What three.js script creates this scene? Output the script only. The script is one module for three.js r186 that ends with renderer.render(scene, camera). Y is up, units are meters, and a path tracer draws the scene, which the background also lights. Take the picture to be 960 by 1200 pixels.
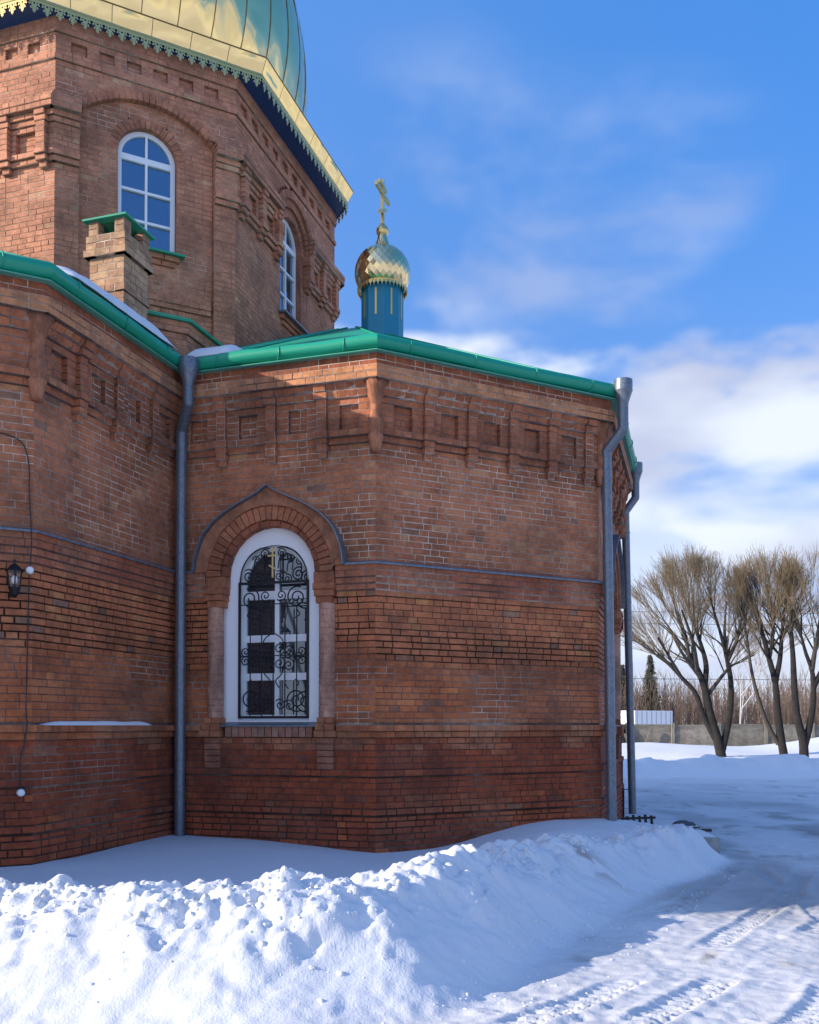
import * as THREE from 'three';
import { mergeGeometries, toCreasedNormals } from 'three/addons/utils/BufferGeometryUtils.js';

// ---------------------------------------------------------------- camera, sky, sun, exposure
const scene = new THREE.Scene();
const EYE = 1.6, PITCH = THREE.MathUtils.degToRad(1.2), FPX = 1090;
const camera = new THREE.PerspectiveCamera(2 * Math.atan(850 / FPX) * 180 / Math.PI, 0.8, 0.1, 3000);
camera.position.set(0, EYE, 0);
camera.rotation.set(PITCH, 0, 0);
// a lens shifted upward, like the photograph's: its axis meets the picture at row 827 of 1200
camera.setViewOffset(1360, 1700, 200, 850 - 827.17, 960, 1200);
camera.updateProjectionMatrix();

const renderer = new THREE.WebGLRenderer({ antialias: true });
renderer.setSize(819, 1024);
renderer.toneMapping = THREE.LinearToneMapping;
renderer.toneMappingExposure = 2.32;
renderer.shadowMap.enabled = true;

// seeded random numbers and noise
function RNG(s) { return () => { s |= 0; s = s + 0x6D2B79F5 | 0; let t = Math.imul(s ^ s >>> 15, 1 | s); t = t + Math.imul(t ^ t >>> 7, 61 | t) ^ t; return ((t ^ t >>> 14) >>> 0) / 4294967296; }; }
const rnd = RNG(20240307);
const rr = (a, b) => a + (b - a) * rnd();
function h3(x, y, z) { let n = Math.imul(x, 374761393) ^ Math.imul(y, 668265263) ^ Math.imul(z, 1274126177); n = Math.imul(n ^ n >>> 13, 1274126177); return ((n ^ n >>> 16) >>> 0) / 4294967296; }
function noise(x, y, z = 0) {
  const X = Math.floor(x), Y = Math.floor(y), Z = Math.floor(z); x -= X; y -= Y; z -= Z;
  const a = x * x * (3 - 2 * x), b = y * y * (3 - 2 * y), c = z * z * (3 - 2 * z), l = (p, q, t) => p + (q - p) * t;
  return l(l(l(h3(X, Y, Z), h3(X + 1, Y, Z), a), l(h3(X, Y + 1, Z), h3(X + 1, Y + 1, Z), a), b),
    l(l(h3(X, Y, Z + 1), h3(X + 1, Y, Z + 1), a), l(h3(X, Y + 1, Z + 1), h3(X + 1, Y + 1, Z + 1), a), b), c);
}
function fbm(x, y, z = 0, o = 4) { let s = 0, a = 0.5, t = 0; for (let i = 0; i < o; i++) { s += a * noise(x, y, z); t += a; a *= 0.5; x = x * 2.03 + 7.1; y = y * 2.03 + 3.7; z = z * 2.03 + 1.3; } return s / t; }
const clamp = (x, a = 0, b = 1) => Math.min(b, Math.max(a, x));
const sst = (a, b, x) => { const t = clamp((x - a) / (b - a)); return t * t * (3 - 2 * t); };
const mix = (a, b, t) => a + (b - a) * t;

// the sun: low, from the left and a little behind the photographer
const SUN_AZ = THREE.MathUtils.degToRad(16), SUN_ALT = THREE.MathUtils.degToRad(20.5);
const sunDir = new THREE.Vector3(-Math.cos(SUN_AZ) * Math.cos(SUN_ALT), Math.sin(SUN_ALT), Math.sin(SUN_AZ) * Math.cos(SUN_ALT));
const sun = new THREE.DirectionalLight(new THREE.Color(1, 0.88, 0.74), 2.8);
sun.position.copy(sunDir).multiplyScalar(70).add(new THREE.Vector3(2, 0, -18));
sun.target.position.set(2, 0, -18);
sun.castShadow = true; sun.shadow.mapSize.set(4096, 4096);
Object.assign(sun.shadow.camera, { left: -45, right: 45, top: 45, bottom: -45, near: 1, far: 180 });
sun.shadow.radius = 1;
scene.add(sun, sun.target);

const CS = 47.9, LS = 5.2;
{ // computed sky: clear air with cirrus wisps and a low bank of cloud
  const W = 2048, H = 1024, data = new Float32Array(W * H * 4);
  for (let j = 0; j < H; j++) {
    const el = ((j + 0.5) / H - 0.5) * Math.PI, y = Math.sin(el), ce = Math.cos(el);
    for (let i = 0; i < W; i++) {
      const az = ((i + 0.5) / W - 0.5) * 2 * Math.PI, x = Math.cos(az) * ce, z = Math.sin(az) * ce, k = (j * W + i) * 4;
      let r, g, b;
      const e = Math.max(0, el) * 180 / Math.PI, t = 1 - Math.exp(-e / 11), t2 = sst(20, 80, e);
      r = mix(0.3, 0.008, t) * (1 - 0.3 * t2); g = mix(0.36, 0.1, t) * (1 - 0.2 * t2); b = mix(0.44, 0.325, t) * (1 - 0.15 * t2);
      // scattering: air brightens towards the sun and opposite to it, with a pale aureole round the sun
      const cg = x * sunDir.x + y * sunDir.y + z * sunDir.z, ga = Math.acos(clamp(cg, -1, 1)) * 180 / Math.PI, ray = 1.02 + 0.7 * cg * cg, mie = 0.9 * Math.exp(-ga / 14) + 0.5 * Math.exp(-ga / 30);
      r = r * ray + mie; g = g * ray + mie * 0.96; b = b * ray + mie * 0.9;
      if (el > -0.02) {
        const q = 1 / (Math.max(y, 0) + 0.16), px = x * q, pz = z * q;
        const wr = fbm(px * 1.3 + 5, pz * 1.3, 2, 3) - 0.5;
        // cirrus: thin drawn-out wisps
        const big = sst(0.46, 0.62, fbm(px * 1.2 + CS, pz * 1.2 + 6, 1.7, 3)), fil = fbm(px * 2.2 + wr * 5 + 11, pz * 5.5 + wr * 3, 4.2, 7), puff = fbm(px * 6 + wr * 3, pz * 6, 9.4, 6);
        let c = 0.4 * big * sst(0.47, 0.72, 0.6 * fil + 0.4 * puff) * sst(2, 14, e);
        // cloud bank low over the horizon, its top edge ragged
        const edge = 17 + 18 * (fbm(px * 0.55 + 3.3, pz * 0.55 + LS, 7, 3) - 0.5);
        const bil = fbm(x * 6 + 1 + wr, y * 17, z * 6, 8);
        const low = sst(edge + 3, edge - 3.5, e - 34 * (bil - 0.5)) * (0.6 + 0.4 * sst(0.4, 0.58, bil));
        c = 1 - (1 - c) * (1 - 0.9 * low);
        const sh = 0.72 + 0.4 * sst(0.3, 0.7, fbm(x * 5 + 9, y * 13 + 0.4, z * 5 + 2, 5));
        const lit = 1 + 1.6 * mie; r = mix(r, 0.36 * sh * lit, c); g = mix(g, 0.385 * sh * lit, c); b = mix(b, 0.44 * (0.3 + 0.7 * sh) * lit, c);
      } else { r = 0.45; g = 0.5; b = 0.6; }
      data[k] = r; data[k + 1] = g; data[k + 2] = b; data[k + 3] = 1;
    }
  }
  const t = new THREE.DataTexture(data, W, H, THREE.RGBAFormat, THREE.FloatType);
  t.mapping = THREE.EquirectangularReflectionMapping; t.magFilter = t.minFilter = THREE.LinearFilter; t.needsUpdate = true;
  scene.background = t; scene.environment = t;
}

// ---------------------------------------------------------------- helpers
const V3 = THREE.Vector3;
const numbers = {};
function numbered(n) { const k = numbers[n] = (numbers[n] ?? -1) + 1; return k ? n + '_' + String(k).padStart(3, '0') : n; }
function tag(o, label, category, group, kind) { Object.assign(o.userData, { label, category }); if (group) o.userData.group = group; if (kind) o.userData.kind = kind; return o; }
function thing(name, label, category, x = 0, y = 0, z = 0, ry = 0, group) {
  const o = new THREE.Group(); o.name = numbered(name); o.position.set(x, y, z); o.rotation.y = ry; scene.add(o); return tag(o, label, category, group);
}
function add(name, geo, mat, parent, kind) {
  const m = new THREE.Mesh(geo, mat); m.name = parent === scene ? numbered(name) : name; m.castShadow = m.receiveShadow = true; parent.add(m);
  if (kind) m.userData.kind = kind; return m;
}
// collects flat quads with colours and uv in metres
class Geo {
  constructor() { this.p = []; this.c = []; this.t = []; }
  tri(a, b, c, col, ua, ub, uc) {
    this.p.push(...a, ...b, ...c); for (let i = 0; i < 3; i++) this.c.push(col[0], col[1], col[2]);
    this.t.push(ua[0], ua[1], ub[0], ub[1], uc[0], uc[1]);
  }
  quad(a, b, c, d, col, ua, ub, uc, ud) { this.tri(a, b, c, col, ua, ub, uc); this.tri(a, c, d, col, ua, uc, ud); }
  quadc(a, b, c, d, ca, cb, cc, cd, ua, ub, uc, ud) {
    this.p.push(...a, ...b, ...c, ...a, ...c, ...d); this.c.push(...ca, ...cb, ...cc, ...ca, ...cc, ...cd); this.t.push(...ua, ...ub, ...uc, ...ua, ...uc, ...ud);
  }
  get size() { return this.p.length; }
  build() {
    const g = new THREE.BufferGeometry();
    g.setAttribute('position', new THREE.Float32BufferAttribute(this.p, 3)); g.setAttribute('color', new THREE.Float32BufferAttribute(this.c, 3)); g.setAttribute('uv', new THREE.Float32BufferAttribute(this.t, 2));
    g.computeVertexNormals(); return g;
  }
}
function strip(g) { const n = g.index ? g.toNonIndexed() : g; for (const k of Object.keys(n.attributes)) if (!['position', 'normal', 'uv'].includes(k)) n.deleteAttribute(k); return n; }
const merge = list => mergeGeometries(list.map(strip));
function box(w, h, d, x = 0, y = 0, z = 0, ry = 0, rz = 0, rx = 0) { const g = new THREE.BoxGeometry(w, h, d); if (rx) g.rotateX(rx); if (rz) g.rotateZ(rz); if (ry) g.rotateY(ry); g.translate(x, y, z); return g; }
function tube(pts, r, seg = 24, rad = 8) { return new THREE.TubeGeometry(new THREE.CatmullRomCurve3(pts.map(p => new V3(...p)), false, 'centripetal'), seg, r, rad); }
function cyl(a, b, r0, r1 = r0, n = 12) { // tapered cylinder between two points
  const A = new V3(...a), B = new V3(...b), d = B.clone().sub(A), g = new THREE.CylinderGeometry(r1, r0, d.length(), n);
  g.applyQuaternion(new THREE.Quaternion().setFromUnitVectors(new V3(0, 1, 0), d.normalize())); g.translate((A.x + B.x) / 2, (A.y + B.y) / 2, (A.z + B.z) / 2); return g;
}
function tex(size, fn, srgb = true, rep = 1) {
  const d = new Uint8Array(size * size * 4);
  for (let j = 0; j < size; j++) for (let i = 0; i < size; i++) { const c = fn(i / size, j / size), k = (j * size + i) * 4; d[k] = clamp(c[0]) * 255; d[k + 1] = clamp(c[1]) * 255; d[k + 2] = clamp(c[2]) * 255; d[k + 3] = 255; }
  const t = new THREE.DataTexture(d, size, size); t.wrapS = t.wrapT = THREE.RepeatWrapping; t.magFilter = THREE.LinearFilter; t.minFilter = THREE.LinearMipmapLinearFilter; t.generateMipmaps = true;
  if (srgb) t.colorSpace = THREE.SRGBColorSpace; t.repeat.set(rep, rep); t.needsUpdate = true; return t;
}
// noise that tiles in [0,1)
function tnoise(u, v, f, s = 0) {
  const x = u * f, y = v * f, X = Math.floor(x), Y = Math.floor(y), a = x - X, b = y - Y, p = a * a * (3 - 2 * a), q = b * b * (3 - 2 * b), m = k => ((k % f) + f) % f;
  return mix(mix(h3(m(X), m(Y), s), h3(m(X + 1), m(Y), s), p), mix(h3(m(X), m(Y + 1), s), h3(m(X + 1), m(Y + 1), s), p), q);
}
const lin = (hex) => { const c = new THREE.Color(hex); return [c.r, c.g, c.b]; };
const std = (o) => new THREE.MeshStandardMaterial(o);
const phys = (o) => new THREE.MeshPhysicalMaterial(o);
const RGB = (r, g, b) => new THREE.Color().setRGB(r, g, b);

// ---------------------------------------------------------------- materials
const clayMap = tex(1024, (u, v) => { // tile of 2.5 m: grain, blotches, thin mortar smears
  const a = tnoise(u, v, 240, 1), b = tnoise(u, v, 83, 2), c = tnoise(u, v, 27, 3), e = tnoise(u, v, 9, 6), d = tnoise(u, v, 420, 5), f = tnoise(u, v, 5, 7);
  const k = 0.88 + 0.1 * (a - 0.5) + 0.12 * (b - 0.5) + 0.16 * (c - 0.5) + 0.16 * (e - 0.5) + 0.1 * (f - 0.5) - (d > 0.88 ? 0.1 : 0), s = sst(0.62, 0.8, 0.5 * c + 0.3 * e + 0.2 * b) * 0.5 * a;
  return [k + 0.05 * s, k + 0.1 * s, k + 0.12 * s]; });
const clayBump = tex(512, (u, v) => { const k = 0.5 + 0.5 * (tnoise(u, v, 60, 11) - 0.5) + 0.5 * (tnoise(u, v, 150, 12) - 0.5) + 0.3 * (tnoise(u, v, 22, 13) - 0.5); return [k, k, k]; }, false);
const matBrick = std({ vertexColors: true, map: clayMap, bumpMap: clayBump, bumpScale: 0.0022, roughness: 0.93 });
const matMortar = std({ vertexColors: true, map: clayMap, bumpMap: clayBump, bumpScale: 0.002, roughness: 1 });
const matWhite = std({ color: RGB(0.84, 0.84, 0.83), bumpMap: clayBump, bumpScale: 0.002, roughness: 0.85 });
const matPVC = phys({ color: RGB(0.82, 0.83, 0.84), roughness: 0.35 });
const spangle = tex(512, (u, v) => { const a = tnoise(u, v, 40, 21), b = tnoise(u, v, 120, 22); const k = 0.85 + 0.16 * (a - 0.5) + 0.2 * (b - 0.5); return [k, k, k]; });
const matZinc = std({ color: RGB(0.23, 0.27, 0.32), map: spangle, metalness: 0.5, roughness: 0.4 });
const matFlash = std({ color: RGB(0.23, 0.27, 0.32), metalness: 0.4, roughness: 0.45, map: spangle });
const matGreen = phys({ color: RGB(0.006, 0.29, 0.17), roughness: 0.38 });
const matRoof = phys({ color: RGB(0.006, 0.29, 0.17), roughness: 0.45 });
const matGold = std({ color: RGB(1, 0.73, 0.31), metalness: 1, roughness: 0.15 });
const matGoldDull = std({ color: RGB(0.8, 0.58, 0.22), metalness: 0.9, roughness: 0.32 });
const matNavy = std({ color: RGB(0.012, 0.05, 0.16), roughness: 0.6 });
const matBlue = phys({ color: RGB(0.006, 0.2, 0.31), roughness: 0.45 });
const matIron = std({ color: RGB(0.012, 0.012, 0.014), roughness: 0.5, metalness: 0.3 });
const matSnow = std({ color: RGB(0.7, 0.705, 0.71), roughness: 0.8 });
const matGlass = std({ color: RGB(0.11, 0.13, 0.15), metalness: 0.75, roughness: 0.02 });
const matGlassTower = std({ color: RGB(0.2, 0.28, 0.36), metalness: 0.9, roughness: 0.03 });
const matDark = std({ color: RGB(0.02, 0.02, 0.022), roughness: 0.9 });
const matCable = std({ color: RGB(0.03, 0.03, 0.035), roughness: 0.7 });
const matConcrete = std({ color: RGB(0.38, 0.37, 0.34), map: clayMap, bumpMap: clayBump, bumpScale: 0.006, roughness: 0.95 });

// ---------------------------------------------------------------- the ground: one sheet of snow with the ploughed bank, the road and the far drifts
// plan coordinates: X to the right, D away from the photographer (world z = -D)
const BANK = [[-12, 6.0, .5], [-7, 6.2, .5], [-4.5, 6.25, .5], [-2.7, 6.2, .52], [-1.9, 5.95, .55], [-1.0, 5.85, .52], [-.4, 6.0, .56], [.05, 6.6, .6], [.4, 7.4, .56], [1.15, 8.7, .47], [2.0, 9.8, .42], [2.8, 10.5, .36], [3.3, 11.1, .34], [3.4, 12.4, .18]];
const BANK_W = [1.45, 1.45, 1.45, 1.4, 1.35, 1.2, 1.05, 0.95, 1.0, 1.0, .8, .65, .5, .5];
function bankAt(X, D) {
  let best = 1e9, res = null;
  for (let i = 0; i + 1 < BANK.length; i++) {
    const [ax, ad, ah] = BANK[i], [bx, bd, bh] = BANK[i + 1], dx = bx - ax, dd = bd - ad, t = clamp(((X - ax) * dx + (D - ad) * dd) / (dx * dx + dd * dd));
    const qx = X - ax - t * dx, qd = D - ad - t * dd, q = qx * qx + qd * qd;
    if (q < best) { best = q; const side = dx * (D - ad) - dd * (X - ax); res = [Math.sqrt(q) * (side > 0 ? -1 : 1), mix(ah, bh, t), mix(BANK_W[i], BANK_W[i + 1], t), i + t]; }
  }
  return res; // signed distance (outer side positive), crest height, width, place along
}
// tyre tracks on the packed road: centre lines in plan
const TRACKS = [
  [[-1.6, 4.2], [0, 5.6], [1.3, 7.0], [2.6, 8.6], [4.2, 11.5]],
  [[-0.4, 4.0], [1.0, 5.4], [2.2, 6.8], [3.4, 8.5], [5.0, 11.5]],
  [[0.2, 3.8], [1.4, 5.2], [2.7, 6.7], [4.0, 8.3], [5.6, 11]],
  [[1.3, 4.0], [2.4, 5.4], [3.2, 6.8], [3.6, 8.4], [3.9, 11]],
  [[2.6, 3.8], [3.2, 5.2], [4.0, 6.8], [4.3, 8.2], [4.7, 11]],
];
function trackAt(X, D) { // [distance to nearest track line, length along it]
  let best = 9, along = 0;
  for (const T of TRACKS) { let L = 0; for (let i = 0; i + 1 < T.length; i++) { const [ax, ad] = T[i], [bx, bd] = T[i + 1], dx = bx - ax, dd = bd - ad, l = Math.hypot(dx, dd), t = clamp(((X - ax) * dx + (D - ad) * dd) / (l * l)), qx = X - ax - t * dx, qd = D - ad - t * dd, q = Math.hypot(qx, qd) * (dx * qd - dd * qx > 0 ? 1 : -1); if (Math.abs(q) < Math.abs(best)) { best = q; along = L + t * l; } L += l; } }
  return [best, along];
}
// rounded lumps packed together (cell noise)
function lumps(x, y, s) { const X = Math.floor(x), Y = Math.floor(y); let h = 0; for (let j = -1; j <= 1; j++) for (let i = -1; i <= 1; i++) { const a = h3(X + i, Y + j, s), b = h3(X + i, Y + j, s + 1), r = 0.35 + 0.5 * h3(X + i, Y + j, s + 2), dx = X + i + a - x, dy = Y + j + b - y, q = 1 - (dx * dx + dy * dy) / (r * r); if (q > 0) h = Math.max(h, Math.sqrt(q) * r); } return h; }
function ridge(D, c, wn, wf) { return D < c ? sst(c - wn, c, D) : sst(c + wf, c, D); }
function packed(X, D) { const wx = X + 0.1 * (noise(X * 6, D * 6, 51) - 0.5), wd = D + 0.1 * (noise(X * 6, D * 6, 52) - 0.5), m = Math.max(sst(0.38, 0.6, fbm(X * 1.1, D * 1.1, 44, 3)), 0.7 * sst(0.2, 1, X)), m2 = sst(0.4, 0.6, fbm(X * 2, D * 2, 46, 2)); return m * (0.06 * lumps(wx * 3.2, wd * 3.2, 60) + 0.065 * lumps(wx * 7.5, wd * 7.5, 70)) + (m2 * 0.5 + 0.5 * m) * (0.055 * lumps(wx * 14, wd * 14, 80) + 0.03 * lumps(wx * 24 + 3, wd * 24, 86)) + 0.016 * (fbm(X * 22, D * 22, 82, 2) - 0.5) + 0.05 * (1 - Math.abs(2 * fbm(X * 3.5, D * 3.5, 83, 3) - 1) * 2.4) * m2 + 0.03 * (fbm(X * 10, D * 10, 84, 2) - 0.5) - 0.06; }
function groundY(X, D, fine = true) {
  const [s, ch, w] = bankAt(X, D);
  // packed road
  let y = 0.03 * (fbm(X * 0.7, D * 0.7, 1, 3) - 0.5);
  const near = sst(24, 12, D);
  if (fine && D < 14 && s > 0) {
    y += 0.03 * (fbm(X * 4, D * 4, 2, 4) - 0.5) + 0.02 * (fbm(X * 14, D * 14, 27, 2) - 0.5) + 0.016 * sst(0.5, 0.68, fbm(X * 1.4, D * 1.4, 28, 3)) * lumps(X * 11, D * 11, 90);
    const [td, al] = trackAt(X, D), ad = Math.abs(td);
    if (ad < 0.2) {
      const g = sst(0.12, 0.08, ad), lip = sst(0.2, 0.13, ad) * sst(0.08, 0.12, ad), broken = sst(0.4, 0.6, fbm(X * 1.3, D * 1.3, 6, 3));
      y += broken * (-0.026 * g + 0.014 * lip) + broken * g * 0.019 * (Math.sin((al + ad * 0.7) * 2 * Math.PI / 0.085) > 0 ? 1 : 0);
    }
    y += 0.06 * Math.max(0, fbm(X * 5, D * 5, 9, 3) - 0.62) * sst(1.8, 0.2, s - w);
  }
  // apron of drifted snow against the church
  const apron = 0.25 + 0.02 * Math.sin(X * 1.3) - 0.08 * Math.exp(-((X + 0.1) ** 2) / 0.8) + 0.17 * sst(0.3, 1.9, X) + 0.06 * Math.exp(-((X + 2.6) ** 2 + (D - 10.9) ** 2) / 1.5) + 0.05 * (fbm(X * 0.8, D * 0.8, 3, 3) - 0.5) * 1.5;
  const crumb = s > 0 ? 1 - (0.8 - 0.6 * sst(0, 1.2, X)) * sst(0.3, 0.75, s / w + 0.5 * (noise(X * 1.5, D * 1.5, 47) - 0.5)) : sst(-0.7, -0.1, s);
  const lump = fine ? 0.28 * (fbm(X * 1.4, D * 1.4, 4, 3) - 0.5) + 0.12 * (fbm(X * 4.5, D * 4.5, 5, 3) - 0.5) + packed(X, D) * crumb : 0;
  const far = sst(13.4, 11.9, D + Math.max(0, X - 3) * 0.6);
  if (s > 0) { const t = clamp(s / w); y = mix(y, ch + lump, (1 - sst(0, 1, t * (0.92 + 0.16 * noise(X * 2, D * 2, 7)))) ** 0.85 * 1); }
  else if (D < 14) { const t = sst(0, 1.0, -s); y = mix(ch + lump, apron, t) * far + y * (1 - far) + 0.1 * (1 - far) * sst(14, 12.6, D); }
  if (D > 10) { // behind the church: low drifts, the berm beside the far road, mounds under the trees
    const k = sst(17, 23, D);
    y += k * 0.12 * (fbm(X * 0.35, D * 0.35, 12, 3) - 0.5);
    const bc = 31 + 0.05 * X + 1.2 * (noise(X * 0.15, 3) - 0.5);
    y += ridge(D, bc, 1.1, 5) * (0.46 + 0.3 * (fbm(X * 0.5, D * 0.5, 14, 4) - 0.5) + (fine ? 0.4 * (fbm(X * 2.2, D * 2.2, 15, 3) - 0.5) : 0)) * sst(-4, 4, X);
    const mound = 0.95 * Math.exp(-(((X - 21.5) / 4.5) ** 2) - (((D - 43) / 4.5) ** 2)) + 0.45 * Math.exp(-(((X - 11) / 4) ** 2) - (((D - 44) / 4) ** 2)) + 0.5 * Math.exp(-(((X - 27) / 5) ** 2) - (((D - 41) / 4) ** 2));
    y += sst(33, 40, D) * (0.34 + 0.3 * (fbm(X * 0.16, D * 0.16, 16, 3) - 0.5)) + mound;
    y += 0.05 * sst(60, 300, D) * (fbm(X * 0.02, D * 0.02, 17, 3)) * 60 * 0.1;
  }
  return y;
}
{
  const axis = (fine0, fine1, step, lo, hi) => { const a = []; let s = step, v = fine0; const left = []; while (v > lo) { s *= 1.09; v -= s; left.push(v); } left.reverse(); a.push(...left); for (v = fine0; v <= fine1; v += step) a.push(v); s = step; while (v < hi) { a.push(v); s *= v < 60 ? 1.024 : 1.08; v += s; } a.push(hi); return a; };
  const xs = axis(-4.2, 5.4, 0.024, -900, 900), ds = axis(4.3, 8.8, 0.02, -900, 900);
  // keep the middle distance reasonably fine
  const nx = xs.length, nd = ds.length, pos = new Float32Array(nx * nd * 3), col = new Float32Array(nx * nd * 3), uv = new Float32Array(nx * nd * 2), idx = [];
  for (let j = 0; j < nd; j++) for (let i = 0; i < nx; i++) {
    const X = xs[i], D = ds[j], k = j * nx + i; pos[k * 3] = X; pos[k * 3 + 1] = groundY(X, D); pos[k * 3 + 2] = -D; uv[k * 2] = X; uv[k * 2 + 1] = D;
    const [s, ch, w] = bankAt(X, D);
    let c = [0.7, 0.705, 0.71];
    const road = D < 30 && D > -30 ? sst(w * 0.8, w * 1.05 + 0.1, s) * sst(30, 27, D) : 0;
    if (road > 0) { // packed snow, grey ice where wheels polished it, grit
      const g = fbm(X * 0.9, D * 0.9, 21, 4), f = fbm(X * 6, D * 6, 22, 3), ice = sst(0.42, 0.62, fbm(X * 0.8 + 2, D * 0.55, 23, 4)) * sst(6.5, 9, D) * sst(26, 13, D);
      const dirt = sst(0.6, 0.76, fbm(X * 1.7, D * 1.7, 24, 4)) * 0.55 * sst(0.4, 0.6, f);
      const p = [0.62, 0.62, 0.62].map((v, q) => mix(v, [0.34, 0.345, 0.35][q], 0.8 * ice + 0.35 * sst(0.48, 0.7, g)) * (0.93 + 0.14 * f));
      c = c.map((v, q) => mix(v, mix(p[q], [0.14, 0.11, 0.085][q], dirt), road));
    }
    // earth showing through where the bank was scraped
    const sc = Math.exp(-(((X - 1.65) / 0.35) ** 2) - (((D - 8.75) / 0.16) ** 2)) * sst(0.42, 0.62, fbm(X * 5, D * 9, 25, 3));
    c = c.map((v, q) => mix(v, [0.2, 0.15, 0.11][q], 0.7 * sc));
    col.set(c, k * 3);
  }
  for (let j = 0; j + 1 < nd; j++) for (let i = 0; i + 1 < nx; i++) { const a = j * nx + i, b = a + 1, c = a + nx, d = c + 1; idx.push(a, b, d, a, d, c); }
  const g = new THREE.BufferGeometry(); g.setAttribute('position', new THREE.BufferAttribute(pos, 3)); g.setAttribute('color', new THREE.BufferAttribute(col, 3)); g.setAttribute('uv', new THREE.BufferAttribute(uv, 2)); g.setIndex(idx); g.computeVertexNormals();
  const crystals = tex(512, (u, v) => { const k = 0.5 + 0.6 * (tnoise(u, v, 64, 31) - 0.5) + 0.6 * (tnoise(u, v, 150, 32) - 0.5) + 0.4 * (tnoise(u, v, 20, 33) - 0.5); return [k, k, k]; }, false);
  const m = add('snow_ground', g, std({ vertexColors: true, roughness: 0.75, bumpMap: crystals, bumpScale: 0.0018 }), scene); m.userData.kind = 'structure';
  console.log('ground', nx, nd);
}
{ // loose clods on the ploughed bank: uncountable
  const vs = [0, 1, 2].map(k => { const g = new THREE.IcosahedronGeometry(1, 1), p = g.attributes.position; for (let i = 0; i < p.count; i++) { const v = new V3().fromBufferAttribute(p, i), n = 0.72 + 0.65 * fbm(v.x * 1.6 + k * 9, v.y * 1.6, v.z * 1.6, 3) - 0.1; v.multiplyScalar(n); p.setXYZ(i, v.x, v.y * 0.8, v.z); } g.computeVertexNormals(); return g; });
  const list = [[], [], []];
  for (let n = 0; n < 30000; n++) {
    const X = rr(-4.5, 3.6), D = rr(4.4, 11.2), [s, , w, al] = bankAt(X, D);
    if (s < -0.32 || s > w * 1.5) continue;
    const t = s / w, keep = t < 0 ? 0.5 : t < 0.4 ? 0.85 : X > 0.3 ? 0.5 : 0.1; if (rnd() > keep * (0.06 + 0.94 * sst(0.46, 0.62, fbm(X * 1.9, D * 1.9, 41, 3)))) continue;
    const r = (0.005 + 0.03 * rnd() ** 3.5) * (t < 0.25 ? 1 : 0.65) * (t > 1 ? 0.6 : 1);
    list[n % 3].push([X, groundY(X, D) - r * 0.35, -D, r]);
  }
  const o = new THREE.Group(), m4 = new THREE.Matrix4(), q = new THREE.Quaternion();
  o.name = 'snow_clods'; scene.add(o); tag(o, 'loose clods of snow scattered over the ploughed snow bank', 'snow clods', null, 'stuff');
  list.forEach((l, k) => { const im = new THREE.InstancedMesh(vs[k], matSnow, l.length); im.name = 'clods'; im.castShadow = im.receiveShadow = true; im.userData.kind = 'stuff'; l.forEach(([x, y, z, r], i) => { q.setFromEuler(new THREE.Euler(rr(0, 6), rr(0, 6), rr(0, 6))); m4.compose(new V3(x, y, z), q, new V3(r * rr(0.85, 1.3), r * rr(0.85, 1.3), r * rr(0.85, 1.3))); im.setMatrixAt(i, m4); }); o.add(im); });
}

// ---------------------------------------------------------------- the church (local x = east, z = south, origin under the dome)
const OX = -5.446, OD = 16.213, ROT = THREE.MathUtils.degToRad(-17.2);
const church = thing('church', 'red brick church with gold dome, green gutters and an eight-sided tower', 'church', OX, 0, -OD, ROT);
const toWorld = (x, y, z) => new V3(OX + x * Math.cos(ROT) + z * Math.sin(ROT), y, -OD - x * Math.sin(ROT) + z * Math.cos(ROT));
function pixel(v) { // where a world point falls in the photograph
  const y = v.y - EYE, D = -v.z, d = D * Math.cos(PITCH) + y * Math.sin(PITCH); return [480 + FPX * v.x / d, 827.17 - FPX * (y * Math.cos(PITCH) - D * Math.sin(PITCH)) / d, d];
}
const H = 3.98, K = 2.25, E = 1.73, S = 2.55, P = 0.073, T45 = Math.tan(Math.PI / 8);
class Wall {
  constructor(name, p0, p1, kL, kR) {
    const L = Math.hypot(p1[0] - p0[0], p1[1] - p0[1]); Object.assign(this, { name, p0, L, kL, kR, d: [(p1[0] - p0[0]) / L, (p1[1] - p0[1]) / L], bricks: [], mortar: new Geo(), seed: name.length * 7 + p0[0] * 13.7 + p0[1] * 5.3 });
    this.n = [-this.d[1], this.d[0]];
    this.matrix = new THREE.Matrix4().makeBasis(new V3(this.d[0], 0, this.d[1]), new V3(0, 1, 0), new V3(this.n[0], 0, this.n[1])).setPosition(p0[0], 0, p0[1]);
  }
  to3(u, v, w) { return [this.p0[0] + u * this.d[0] + w * this.n[0], v, this.p0[1] + u * this.d[1] + w * this.n[1]]; }
  world(u, v, w) { return toWorld(...this.to3(u, v, w)); }
}
const walls = {
  L2: new Wall('wing_wall', [E, H + S + K], [H, H + S], -T45, T45), L: new Wall('wing_wall', [H, H + S], [H, H], -T45, -1),
  A: new Wall('apse_wall', [H, H], [H + S, H], 1, T45), B: new Wall('apse_wall', [H + S, H], [H + S + K, E], -T45, T45), C: new Wall('apse_wall', [H + S + K, E], [H + S + K, -E], -T45, T45),
  T1: new Wall('tower_wall', [-1.92, 3.66], [1.92, 3.66], -T45, T45), T2: new Wall('tower_wall', [1.92, 3.66], [3.66, 1.92], -T45, T45), T3: new Wall('tower_wall', [3.66, 1.92], [3.66, -1.92], -T45, T45),
};
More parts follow.
